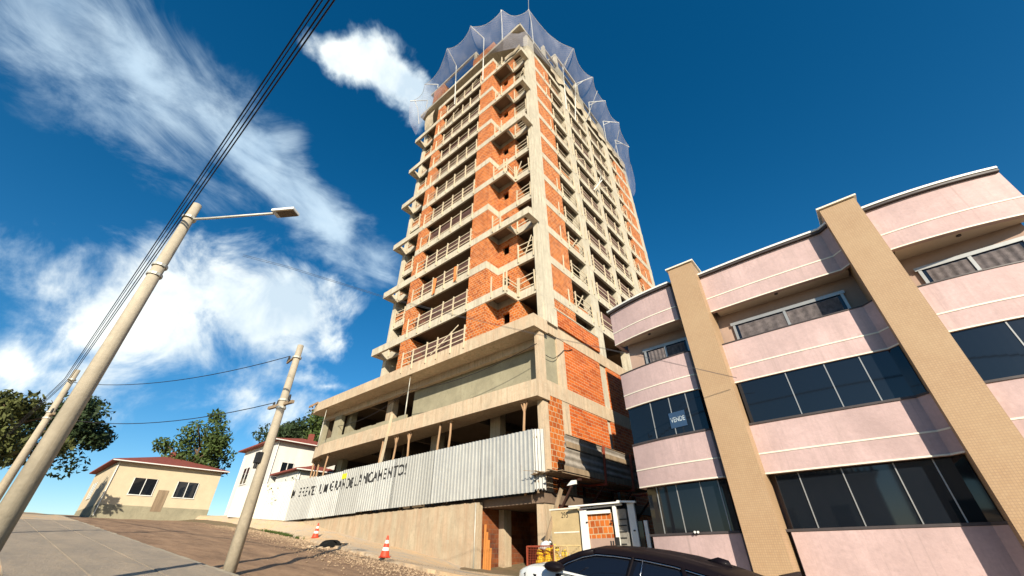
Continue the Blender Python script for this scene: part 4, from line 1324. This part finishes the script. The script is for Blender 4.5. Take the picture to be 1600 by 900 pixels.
# ------------------------------------------------------------------ unseen building added behind the pink one, sized to shadow the tower side
NB = thing('rear_building', 'plain pink-grey building standing behind the curved pink building', 'building', (5.4, 9, 0))
m = MB(); m.box(3.15, 7.69, 4.86, 14.0, 0, 14.1); m.build('wall', PINK, NB)  # body of the added unseen shadow block
m = MB(); m.box(5.2, 7.7, 2.05, 4.86, 0.0, 11.0); m.build('annex', PINK, NB)
m = MB()
for z in (2, 5, 8, 11):
    for y in (6, 9, 12): m.box(3.12, 3.145, y, y + 1.2, z, z + 1.1)
m.build('window', GLASS, NB)  # windows of the added unseen shadow block

# houses on the near side of the street, behind the camera, mirrored in the glass
OH = thing('house', 'white house with a ribbed metal roof across the street behind the camera', 'house', (10, -27, -.3))
m = MB(); m.box(2, 12, -32, -24, -1, 5.4); m.box(14, 24, -33, -25, -2, 7.5); m.build('wall', mat_plain('opposite_render', (0.7, 0.68, 0.6), .9, .2, 1), OH)
m = MB(); m.hexa([(1.4, -32.5, 5.9), (12.6, -32.5, 5.9), (12.6, -23.2, 5.3), (1.4, -23.2, 5.3), (1.4, -32.5, 6.0), (12.6, -32.5, 6.0), (12.6, -23.2, 5.4), (1.4, -23.2, 5.4)])
for i in range(36): m.box(1.5 + i * .31, 1.56 + i * .31, -32.4, -23.2, 5.42, 6.02)
m.build('roof', GALV, OH)
m = MB()
for x in (4, 8, 16, 20): m.box(x, x + 1.4, (-24 if x < 13 else -25), (-23.97 if x < 13 else -24.97), 2.2, 3.8)
m.build('window', GLASS, OH)

# ------------------------------------------------------------------ parked car
XN, YC = 6.62, -9.75
CAR = thing('parked_car', 'white car with black roof and dark tinted windows parked in the foreground', 'car', (8.8, YC, zr(8.8)))
def sm(s): return lerp(s, [(0, 0), (1.15, .72), (2.0, 1.55), (4.43, 4.1)])
def cw(s, w, h): return (XN + sm(s), YC + w, zr(XN + sm(s)) + h)
hb = lambda s: lerp(s, [(0, .72), (.06, .86), (.2, .97), (.6, 1.04), (1.15, 1.05), (1.35, 1.045), (2, 1.0), (2.6, .95), (3, .95), (3.9, 1.0), (4.3, 1.0), (4.43, .85)])
hw = lambda s: lerp(s, [(0, .55), (.06, .68), (.25, .82), (.7, .88), (3.9, .88), (4.3, .8), (4.43, .66)])
hr = lambda s: lerp(s, [(1.0, 1.0), (1.2, 1.09), (1.45, 1.21), (1.75, 1.315), (2.0, 1.365), (2.4, 1.37), (2.8, 1.35), (3.27, 1.30), (3.65, 1.215), (4.1, 1.09), (4.38, 1.0)])
def sec(s):
    b_, w = hb(s), hw(s); lo = lerp(s, [(0, .35), (.2, .22), (4.2, .24), (4.43, .4)])
    return [(w * .9, lo), (w * 1.0, lo + .2), (w * 1.02, b_ * .62), (w, b_ - .1), (w * .96, b_ - .03), (w * .86, b_), (w * .45, b_ + .025), (0, b_ + .03)]
def loft(m, stations, fn):
    secs = [fn(s) for s in stations]; np_ = len(secs[0]); i0 = len(m.v)
    for s, sc in zip(stations, secs):
        full = [(-w, h) for w, h in sc] + [(w, h) for w, h in sc[::-1][1:]]
        for w, h in full: m.v.append(cw(s, w, h))
    nn = 2 * np_ - 1
    for i in range(len(stations) - 1):
        for j in range(nn - 1):
            a = i0 + i * nn + j; m.f.append((a, a + 1, a + nn + 1, a + nn))
    m.f.append(tuple(i0 + k for k in range(nn))[::-1]); m.f.append(tuple(i0 + (len(stations) - 1) * nn + k for k in range(nn)))
ST = [0, .03, .06, .12, .2, .35, .6, .9, 1.15, 1.3, 1.6, 2, 2.5, 3, 3.5, 3.9, 4.15, 4.3, 4.38, 4.43]
m = MB(); loft(m, ST, sec); body = m.build('body', CARWHITE, CAR, smooth=True, fixn=True)
GST = [1.0, 1.2, 1.45, 1.75, 2.0, 2.3, 2.7, 3.1, 3.5, 3.9, 4.2, 4.38]
m = MB(); loft(m, GST, lambda s: [(.82 * min(1, .9 + .1 * (s > 1.1)), hb(s) - .05), (.80, hb(s) + .0), (.66 + .14 * max(0, (1.3 - s) / .3, (s - 4.0) / .38) * .8, hr(s) - .10 if hr(s) - .1 > hb(s) else hb(s) + .005), (.6, max(hr(s) - .03, hb(s) + .01)), (.35, hr(s) - .005), (0, hr(s))])
m.build('window', CARGLASS, CAR, smooth=True, fixn=True)
m = MB(); loft(m, [1.85, 2.0, 2.3, 2.7, 3.1, 3.5, 3.9, 4.2, 4.38], lambda s: [(.69, hr(s) - .085), (.645, hr(s) - .035), (.6, hr(s) - .012), (.35, hr(s) + .012), (0, hr(s) + .018)])
m.build('roof', CARBLACK, CAR, smooth=True, fixn=True)
for sg in (-1, 1):      # pillars
    m = MB()
    m.path([cw(s, sg * (.665 + .13 * max(0, (1.5 - s) / .5)), hr(s) - .055) for s in (1.02, 1.2, 1.45, 1.7, 1.95)], 0.045, 6)
    m.build('pillar', CARBLACK, CAR, smooth=True); m = MB()
    m.path([cw(s, sg * .70, hr(s) - .085) for s in (3.6, 3.9, 4.2, 4.36)], 0.05, 6)
    m.build('pillar', CARBLACK, CAR, smooth=True); m = MB()
    m.bar(cw(2.42, sg * .835, .9), cw(2.55, sg * .69, hr(2.5) - .09), 0.09, 0.02); m.build('pillar', CARBLACK, CAR); m = MB(); m.bar(cw(3.3, sg * .835, .93), cw(3.2, sg * .69, hr(3.2) - .09), 0.05, 0.02)
    m.build('pillar', CARBLACK, CAR, smooth=True)
for sg in (-1, 1):
    m = MB()
    m.path([cw(1.25, sg * .83, .98)] + [cw(s, sg * (.69 + .1 * max(0, (1.6 - s) / .4)), hr(s) - .105) for s in (1.5, 1.75, 2.0, 2.3, 2.7, 3.1, 3.45)] + [cw(3.8, sg * .83, 1.0)], 0.009, 5)
    m.path([cw(s, sg * .885, hb(s) - .04) for s in (1.2, 2, 3, 3.8)], 0.01, 5)
    m.bar(cw(2.62, sg * .84, .9), cw(2.70, sg * .70, hr(2.6) - .1), 0.012, 0.012)
    m.build('chrome_strip', mat_plain('chrome', (0.6, 0.6, 0.6), 0.2, 0.05, 3, metal=1.0), CAR, smooth=True)
for sg in (-1, 1):
    m = MB(); m.grid(lambda u, v: cw(1.42 + .17 * cos(2 * pi * u) * sin(pi * v) ** .6, sg * (.99 + .11 * -cos(pi * v)), 1.07 + .07 * sin(2 * pi * u) * sin(pi * v) ** .6), 16, 8)
    m.bar(cw(1.42, sg * .84, .95), cw(1.42, sg * .93, .97), 0.06, 0.03); m.build('mirror', CARBLACK, CAR, smooth=True)
    m = MB(); m.hexa([cw(.05, sg * .60, .70), cw(.5, sg * .88, .8), cw(.5, sg * .86, .8), cw(.05, sg * .57, .72), cw(.05, sg * .66, .84), cw(.52, sg * .885, .93), cw(.52, sg * .86, .94), cw(.06, sg * .62, .85)])
    m.build('headlight', CARGLASS, CAR)
    m = MB(); m.hexa([cw(.95, sg * .885, .80), cw(1.45, sg * .9, .84), cw(1.45, sg * .88, .84), cw(.95, sg * .87, .8), cw(.78, sg * .882, .93), cw(1.4, sg * .87, .94), cw(1.4, sg * .85, .95), cw(.8, sg * .86, .94)])
    m.build('wing_trim', CARBLACK, CAR)
    m = MB(); m.hexa([cw(4.2, sg * .80, .75), cw(4.42, sg * .68, .75), cw(4.4, sg * .6, .75), cw(4.2, sg * .74, .75), cw(4.15, sg * .83, .9), cw(4.43, sg * .68, .9), cw(4.4, sg * .6, .9), cw(4.2, sg * .74, .9)])
    m.build('tail_light', mat_plain('red_lens', (0.4, 0.01, 0.01), 0.2, 0.05, 3), CAR)
    for s_ in (.72, 3.25):
        wz = zr(XN + s_); m = MB(); m.tube((XN + s_, YC + sg * .66, wz + .33), (XN + s_, YC + sg * .90, wz + .33), .33, n=28); wo = m.build('wheel', RUBBER, CAR)
        m = MB(); m.tube((XN + s_, YC + sg * .9, wz + .33), (XN + s_, YC + sg * .915, wz + .33), .21, n=24)
        m.build('rim', ALU, wo)
m = MB(); m.hexa([cw(3.3, -.03, hr(3.3)), cw(3.62, -.03, hr(3.62)), cw(3.62, .03, hr(3.62)), cw(3.3, .03, hr(3.3)), cw(3.46, -.012, hr(3.4) + .075), cw(3.58, -.012, hr(3.5) + .07), cw(3.58, .012, hr(3.5) + .07), cw(3.46, .012, hr(3.4) + .075)]); m.build('roof_antenna', CARBLACK, CAR, smooth=True)
m = MB(); m.bar(cw(4.25, -.6, 1.12), cw(4.25, .6, 1.12), .04, .25); m.build('spoiler', CARBLACK, CAR)

# ------------------------------------------------------------------ traffic cones
RED_C = mat_plain('cone_red', (0.72, 0.07, 0.03), 0.55, 0.12, 8); WHT_C = mat_plain('cone_white', (0.78, 0.76, 0.68), 0.6, 0.1, 8)
def cone(px, py, lab, hgt=0.72, lean=(0, 0)):
    P = pix_ground(px, py)
    t = thing('traffic_cone', lab, 'traffic cone', tuple(P), 'red and white traffic cones on the pavement')
    rad = lambda u: 0.165 * (1 - u) + 0.028
    def fr(u0, u1, mat, name):
        m = MB(); a = P + Vector((lean[0] * u0, lean[1] * u0, 0.03 + hgt * u0)); b_ = P + Vector((lean[0] * u1, lean[1] * u1, 0.03 + hgt * u1))
        m.tube(a, b_, rad(u0), rad(u1), n=20, caps=(u1 > .97)); m.build(name, mat, t, smooth=(u1 < .97))
    m = MB(); m.box(P.x - .17, P.x + .17, P.y - .17, P.y + .17, P.z - 0.01, P.z + .035); m.build('base', RED_C, t, bev=0.01)
    for u0, u1, w in ((0, .28, 0), (.28, .44, 1), (.44, .62, 0), (.62, .78, 1), (.78, 1.0, 0)):
        fr(u0, u1, WHT_C if w else RED_C, 'white_band' if w else 'red_body')
    return P
CP1 = cone(600.5, 871, 'nearer red and white traffic cone standing on the pavement edge', 0.73, (0.05, 0))
CP2 = cone(492, 840.5, 'farther red and white traffic cone beside the storm drain', 0.75, (0.06, 0))

# ------------------------------------------------------------------ storm drain, weeds, gravel
DP = pix_ground(513, 855)
SD = thing('storm_drain', 'broken black storm drain mouth in the pavement edge between the two cones', 'drain', tuple(DP))
m = MB(); dx = 0.62
m.grid(lambda u, v: (DP.x + dx * cos(2 * pi * u) * v * (1 + .2 * sin(u * 19)), DP.y + 0.95 * sin(2 * pi * u) * v * (1 + .15 * cos(u * 25)), H(DP.x + dx * cos(2 * pi * u) * v, DP.y + 0.95 * sin(2 * pi * u) * v) + 0.035), 28, 4)
m.build('pit', mat_plain('pit_black', (0.006, 0.006, 0.005), 1.0, 0.2, 4), SD)  # black sheet on the surface, painting the dark inside the drain hole
m = MB()
for i in range(16):
    a = 2 * pi * i / 16; c = Vector((DP.x + (dx + .06) * cos(a), DP.y + 1.02 * sin(a), H(DP.x + (dx + .06) * cos(a), DP.y + 1.02 * sin(a)) - .01))
    m.bar(c + Vector((-.1, 0, 0)), c + Vector((.1, .05 * sin(i), .03)), 0.12, 0.06 + .03 * random.random())
m.build('broken_edge', WALKM, SD)
STONE = mat_plain('loose_stone', (0.42, 0.3, 0.19), 0.95, 0.5, 5)
m = MB(); rg = random.Random(11)
def pebble(m, c, r):
    i = len(m.v)
    for d in ((1, 0, 0), (0, 1, 0), (-1, 0, 0), (0, -1, 0), (0, 0, .8), (0, 0, -.5)):
        m.v.append(tuple(Vector(c) + Vector(d) * r * rg.uniform(.6, 1.2)))
    for f in ((0, 1, 4), (1, 2, 4), (2, 3, 4), (3, 0, 4), (1, 0, 5), (2, 1, 5), (3, 2, 5), (0, 3, 5)): m.f.append(tuple(i + k for k in f))
for _ in range(7000):
    x = rg.uniform(-34, 5); d = abs(rg.gauss(0, 1.1)); y = yk(x) - 0.05 - d
    pebble(m, (x, y, zr(x) + 0.01), rg.uniform(0.012, 0.045) * (1 if rg.random() < .93 else 2.0))
for _ in range(800):
    x = rg.uniform(-30, 3); y = rg.uniform(yk(x), -1.0)
    pebble(m, (x, y, H(x, y) + 0.005), rg.uniform(0.008, 0.025))
m2 = MB()
m2.grid(lambda u, v: (DP.x + (.72 + .1 * sin(u * 31)) * cos(2 * pi * u) * cos(v * pi / 2) ** .6, DP.y + .1 + .5 * sin(2 * pi * u) * cos(v * pi / 2) ** .6, zr(DP.x) - .05 + (.33 + .06 * sin(u * 23)) * sin(v * pi / 2)), 26, 5)
m2.build('pit', bpy.data.materials['pit_black'], SD)  # black mound that stands in for the shaded depth of the hole
tag(m.build('gravel', STONE), 'loose stones strewn along the edge of the dirt road', 'gravel', kind='stuff')
LEAF1 = mat_plain('weed_green', (0.07, 0.11, 0.02), 0.8, 0.4, 6)
m = MB()
for _ in range(420):
    u = rg.random()
    px = 440 + 85 * u + rg.gauss(0, 2); x = -26 + 8.5 * u + rg.gauss(0, .5); y = yk(x) - 0.05 + rg.gauss(0, 0.16)
    if x > -19.5 and x < -18: continue
    z = zr(x) + 0.02
    for b_ in range(7):
        a = rg.uniform(0, 2 * pi); l = rg.uniform(.06, .2); w = .02
        m.tri((x + w * cos(a + 1.6), y + w * sin(a + 1.6), z), (x - w * cos(a + 1.6), y - w * sin(a + 1.6), z), (x + l * .6 * cos(a), y + l * .6 * sin(a), z + l))
tag(m.build('weeds', LEAF1), 'tufts of green weeds growing along the kerb', 'weeds', kind='stuff')

# ------------------------------------------------------------------ poles, cables, lamp
def pole(x, y, top, lab, arms=True):
    g = zr(x) + 0.1
    t = thing('utility_pole', lab, 'utility pole', (x, y, g), 'concrete utility poles along the street')
    m = MB(); m.tube((x, y, g - .3), (x, y, top), 0.17, 0.1, n=14); m.build('shaft', POLEC, t, smooth=True)
    m = MB()
    for z in (top - .5, top - 2.0, top - 2.25): m.tube((x, y, z), (x, y, z + .06), .15, n=12)
    m.build('band', STEEL, t)
    if arms:
        m = MB(); m.bar((x - .75, y - .1, top - 2.1), (x + .55, y + .1, top - 2.1), .09, .09); m.bar((x - .75, y, top - .45), (x, y, top - .35), .06, .06); m.build('crossarm', WOOD_D, t)
        m = MB()
        for a in (-.7, -.4, .45): m.tube((x + a, y, top - 2.06), (x + a, y, top - 1.88), .045, .03, n=8)
        m.tube((x - .7, y, top - .42), (x - .7, y, top - .2), .05, .03, n=8)
        m.build('insulator', BLACK, t)
    return t
PA = D_ = None
P = CAMP + ray(470, 540) * (14 / ray(470, 540).dot(fw))
PX, PYY, PT = P.x, P.y, P.z
pa = pole(PX, PYY, PT, 'concrete utility pole with crossarm rising at the left beyond the fence end')
m = MB(); m.box(PX - .12, PX + .1, PYY - .25, PYY - .12, PT - 3.9, PT - 3.6); m.tube((PX, PYY - .2, PT - 3.9), (PX, PYY - .2, PT - 4.05), .05, n=8); m.build('junction_box', BLACK, pa)
pole(1.0, -16.35, 9.1, 'concrete utility pole beside the camera that carries the street lamp', arms=False)
pole(-15, -16.4, 8.9, 'concrete utility pole farthest up the street at the left edge')
LH = CAMP + ray(456, 331) * (9.6 / ray(456, 331).dot(fw))
LP = thing('street_lamp', 'flat street lamp head reaching in from the left on a thin arm', 'street lamp', tuple(LH))
dxy = Vector((LH.x - 1.0, LH.y + 16.35, 0)).normalized(); sd = Vector((-dxy.y, dxy.x, 0))
m = MB(); m.bar(LH - dxy * .45, LH + dxy * .12, 0.26, 0.07); m.build('lamp_head', WHITE, LP, bev=.01)
m = MB(); m.bar(LH - dxy * .33 - Vector((0, 0, .045)), LH + dxy * .10 - Vector((0, 0, .045)), 0.22, 0.02); m.build('lens', mat_plain('lamp_lens', (0.16, 0.11, 0.06), 0.3, .1, 5), LP)
m = MB(); m.path([(1.0, -16.35, 8.6), (1.4, -16.05, LH.z + .05), tuple(LH - dxy * .45)], .03, 8); m.build('arm', STEEL, LP, smooth=True)
for i, (y, z) in enumerate(((-16.475, 8.5), (-16.525, 8.5), (-16.59, 8.5), (-16.635, 8.5))):
    cable('overhead_cable', [(34, y, z), (1.0, y, z), (-15, y, z - .1), (-60, y - 2, z + 2.2)], 0.013 if i != 2 else .010, ['lowest', 'second lowest', 'second highest', 'highest'][i] + ' of four parallel black cables crossing the top left corner', sag=0.0, group='overhead cables at the top left')
for (dz, lb) in ((0, 'upper thin service cable running from the left sky across the tower to the pink building'), (-.05, 'lower thin service cable running from the left sky across the tower to the pink building')):
    A = CAMP + ray(449, 416) * 11.5; B = on(1240, 604, 1, -4.6)
    st = A + (A - CAMP - ray(600, 463) * 10.6).normalized() * 0
    pts = [CAMP + ray(380, 398) * 13.2, CAMP + ray(449, 416) * 12.6, CAMP + ray(600, 463) * 11.6, CAMP + ray(720, 494) * 11.4, CAMP + ray(850, 524) * 11.5, CAMP + ray(1033, 563) * 12.2, CAMP + ray(1151, 590) * 12.9]
    pts = [p + Vector((0, 0, dz * (1 - i / 9))) for i, p in enumerate(pts)]
    cable('service_cable', pts, 0.0045, lb, mat_plain('grey_cable', (0.06, 0.06, 0.07), .7, .1, 3), n=4)
cable('street_cable', [(PX - .7, PYY, PT - .2), (-15.5, -16.4, 8.45)], 0.014, 'cable running up the street from the crossarm of the utility pole', sag=0.5)
cable('street_cable', [(PX - .7, PYY, PT - 1.9), (-15.0, -16.3, 6.8)], 0.014, 'lower cable running up the street from the utility pole', sag=0.5)

# ------------------------------------------------------------------ houses up the street
def house(x0, x1, y0, y1, z0, z1, lab, wall, ridge=1.3, ov=.5, wins=()):
    t = thing('house', lab, 'house', ((x0 + x1) / 2, (y0 + y1) / 2, z0))
    m = MB(); m.box(x0, x1, y0, y1, z0 - 1, z1); m.build('wall', wall, t)
    m = MB(); cx, cy = (x0 + x1) / 2, (y0 + y1) / 2
    c = [(x0 - ov, y0 - ov, z1), (x1 + ov, y0 - ov, z1), (x1 + ov, y1 + ov, z1), (x0 - ov, y1 + ov, z1)]
    L_ = min(x1 - x0, y1 - y0) / 2
    r1 = (cx, y0 + L_, z1 + ridge) if (y1 - y0) > (x1 - x0) else (x0 + L_, cy, z1 + ridge); r2 = (cx, y1 - L_, z1 + ridge) if (y1 - y0) > (x1 - x0) else (x1 - L_, cy, z1 + ridge)
    i = len(m.v); m.v += c + [(p[0], p[1], p[2] + .14) for p in c] + [r1, r2]
    if (y1 - y0) > (x1 - x0): m.f += [(4, 5, 8), (5, 6, 9, 8), (6, 7, 9), (7, 4, 8, 9)]
    else: m.f += [(4, 5, 9, 8), (5, 6, 9), (6, 7, 8, 9), (7, 4, 8)]
    m.f += [(0, 1, 5, 4), (1, 2, 6, 5), (2, 3, 7, 6), (3, 0, 4, 7), (3, 2, 1, 0)]
    # tile ribs on the slopes facing the street and the tower
    if (y1 - y0) > (x1 - x0):
        n_ = int((y1 - y0) / .3)
        for k in range(n_):
            y = y0 + (k + .5) * (y1 - y0) / n_; f_ = min(1, (y - y0) / L_, (y1 - y) / L_)
            m.bar((x1 + ov, y, z1 + .17), (x1 + ov - (x1 + ov - cx) * f_, y, z1 + .17 + (ridge - .1) * f_), .1, .06)
    rf_ = m.build('roof', TERRA, t)
    m = MB(); m.box(cx + .3, cx + .8, cy + .2, cy + .7, z1 + ridge * .4, z1 + ridge + .6); m.build('chimney', TERRA, rf_)
    m = MB()
    m.tube((x1 + ov + .05, y0 - ov, z1 + .02), (x1 + ov + .05, y1 + ov, z1 + .02), .06, n=8); m.build('gutter', WHITE, t)
    m = MB(); m.tube((x1 + .08, y0 + .1, z0 - .5), (x1 + .08, y0 + .1, z1), .045, n=8); m.build('downpipe', WHITE, t)
    m = MB(); m.box(x0 - .03, x1 + .03, y0 - .03, y1 + .03, z0 - 1, z0 + .55); m.build('plinth', RENDER, t)
    m = MB(); yd = (y0 + y1) / 2 - .5; m.box(x1, x1 + .05, yd, yd + .95, z0 + .1, z0 + 2.2); m.build('door', WOOD_D, t)
    for (ax, a, b_, za, zc_) in wins:
        m = MB()
        if ax == 'x': m.box(x1, x1 + .03, a, b_, za, zc_)
        else: m.box(a, b_, y0 - .03, y0, za, zc_)
        wo = m.build('window', GLASS, t); m = MB()
        if ax == 'x':
            for q in (a - .06, (a + b_) / 2 - .03, b_): m.box(x1 + .031, x1 + .07, q, q + .06, za, zc_)
            m.box(x1 + .031, x1 + .08, a - .1, b_ + .1, za - .08, za - .001)
        else:
            for q in (a - .06, (a + b_) / 2 - .03, b_): m.box(q, q + .06, y0 - .07, y0 - .031, za, zc_)
            m.box(a - .1, b_ + .1, y0 - .08, y0 - .031, za - .08, za - .001)
        m.build('window_frame', WHITE, wo)
    return t
HW = mat_plain('house_white_render', (0.72, 0.7, 0.64), .9, .12, 1.2, streak=True)
house(-43, -34.6, 0.6, 9.5, 4.6, 11.55, 'white two-storey house with a dark red tiled roof behind the fence end', HW, 1.5, .6, (('x', 1.6, 2.8, 8.2, 9.6), ('x', 4.6, 6.0, 8.2, 9.6), ('y', -41.5, -39.8, 8.0, 9.6), ('y', -38, -36.2, 8.0, 9.6)))
LT = house(-33.9, -29.2, 1.2, 6.0, 4.4, 8.2, 'low outbuilding with a small red tiled roof between the white house and the podium', HW, .9, .5, (('y', -32.5, -31, 6.0, 7.2),))
house(-62, -50, -9, 1, 5.6, 10.2, 'long cream bungalow with hipped red roof further up the street', mat_plain('house_cream', (0.6, 0.5, 0.34), .9, .1, 1.2), 1.8, .6, (('x', -7, -5, 7.2, 8.8), ('x', -3, -1, 7.2, 8.8), ('y', -59, -57, 7.2, 8.8)))
house(-58, -46, -32, -20, 5.4, 9.4, 'grey rendered bungalow with red roof on the far side of the street', mat_plain('house_grey', (0.42, 0.4, 0.36), .9, .1, 1.2), 1.7, .6, (('x', -30, -28, 6.8, 8.3), ('x', -25, -23, 6.8, 8.3)))
house(-38, -27, -31, -22, 4.2, 8.0, 'pale yellow house with red roof at the left edge of the view', mat_plain('house_yellow', (0.62, 0.5, 0.26), .9, .1, 1.2), 1.6, .6, (('x', -29, -27.4, 5.6, 7.0), ('x', -25, -23.4, 5.6, 7.0)))

# ------------------------------------------------------------------ trees
def leafmat(name, c):
    m, nt, b = newmat(name, 0.7, 0, 0.25)
    p = objcoord(nt); n1 = nt.noise(p, 0.6, 4, .6); n2 = nt.noise(p, 9, 2, .6)
    f = nt.math('ADD', nt.math('MULTIPLY', n1, .6), nt.math('MULTIPLY', n2, .4))
    nt.l.new(nt.mix(nt.ramp(f, .35, .65), tuple(x * .55 for x in c), tuple(min(1, x * 1.6) for x in c)), b.inputs['Base Color'])
    return m
LM = [leafmat('leaf_mid', (.055, .085, .02)), leafmat('leaf_dark', (.03, .05, .018)), leafmat('leaf_olive', (.08, .09, .025))]
BARK = mat_plain('bark', (.12, .08, .05), .95, .4, 5)
def tree(x, y, g, hgt, rx, lab, mi, n=5200, seed=1, rz=None, leaf=.3):
    r = random.Random(seed); rz = rz or hgt * .38
    t = thing('tree', lab, 'tree', (x, y, g), 'trees on the rise behind the houses')
    m = MB(); m.path([(x, y, g - .5), (x + .2, y, g + hgt * .3), (x - .1, y + .1, g + hgt * .6), (x, y, g + hgt * .85)], [.32, .25, .16, .06], 8)
    for i in range(7):
        a = i * 2.4; z = g + hgt * (.3 + .07 * i); m.path([(x, y, z), (x + rx * .4 * cos(a), y + rx * .4 * sin(a), z + hgt * .1), (x + rx * .75 * cos(a), y + rx * .75 * sin(a), z + hgt * .16)], [.12, .08, .03], 5)
    m.build('trunk', BARK, t, smooth=True)
    m = MB(); cl = []
    for i in range(26):
        a = r.uniform(0, 2 * pi); e = r.uniform(-.75, 1); q = r.uniform(.45, 1.0)
        ce = sqrt(max(0, 1 - e * e)); cl.append((x + rx * q * ce * cos(a), y + rx * q * ce * sin(a), g + hgt * .62 + rz * q * e, r.uniform(.24, .42) * rx))
    for i in range(n):
        c = cl[r.randrange(len(cl))]
        a = r.uniform(0, 2 * pi); e = r.uniform(-1, 1); q = r.random() ** .4 * c[3]; ce = sqrt(1 - e * e)
        p = Vector((c[0] + q * ce * cos(a), c[1] + q * ce * sin(a), c[2] + q * e * .8))
        u = Vector((r.gauss(0, 1), r.gauss(0, 1), r.gauss(0, 1))).normalized(); v = u.cross(Vector((r.gauss(0, 1), r.gauss(0, 1), r.gauss(0, 1)))).normalized()
        s_ = leaf * r.uniform(.5, 1.1); m.quad(p - u * s_ - v * s_ * .1, p + v * s_ * .45, p + u * s_ + v * s_ * .1, p - v * s_ * .45)
    m.build('crown', LM[mi], t)
tree(-47, 12.5, 5.5, 14.5, 5.0, 'broad mid-green tree crown directly behind the podium end', 0, 9000, 3)
tree(-50, 7.5, 5.5, 13.0, 4.2, 'dark green tree above the red roof of the white house', 1, 7000, 5)
tree(-60, 15, 6, 17, 6, 'tall olive tree standing highest behind the others', 2, 7000, 8, leaf=.4)
tree(-56, -1, 6, 12, 4.5, 'rounded mid-green tree left of the white house', 0, 6000, 9)
tree(-70, -14, 6.4, 15, 6, 'dark tree far up the street', 1, 5000, 12, leaf=.42)
tree(-44, -17.5, 5, 9, 3.6, 'small olive street tree at the left of the road', 2, 5000, 15)
tree(-66, -27, 6.2, 14, 6, 'wide dark tree behind the grey bungalow', 1, 5000, 21, leaf=.42)
tree(-31.5, 9.5, 4.6, 9, 2.8, 'small leafy tree in the gap behind the outbuilding', 0, 4500, 31)
# climbing shrub by the end of the podium
m = MB(); r = random.Random(77)
for i in range(1500):
    p = Vector((-27.3 + r.gauss(0, .8), 0.2 + r.gauss(0, .5), 5.2 + abs(r.gauss(0, .8)))); u = Vector((r.gauss(0, 1), r.gauss(0, 1), r.gauss(0, 1))).normalized(); v = u.cross(Vector((0, .3, 1))).normalized()
    s_ = .1 * r.uniform(.6, 1.3); m.quad(p - u * s_, p + v * s_ * .5, p + u * s_, p - v * s_ * .5)
SH = thing('shrub', 'leafy shrub behind the fence at the left end of the podium', 'shrub', (-27.3, .2, 4.1))
m.build('foliage', LM[0], SH); m = MB(); m.path([(-27.3, .2, 4.1), (-27.2, .25, 5.0), (-27.4, .1, 6.2)], [.05, .04, .02], 6); m.build('stem', BARK, SH)
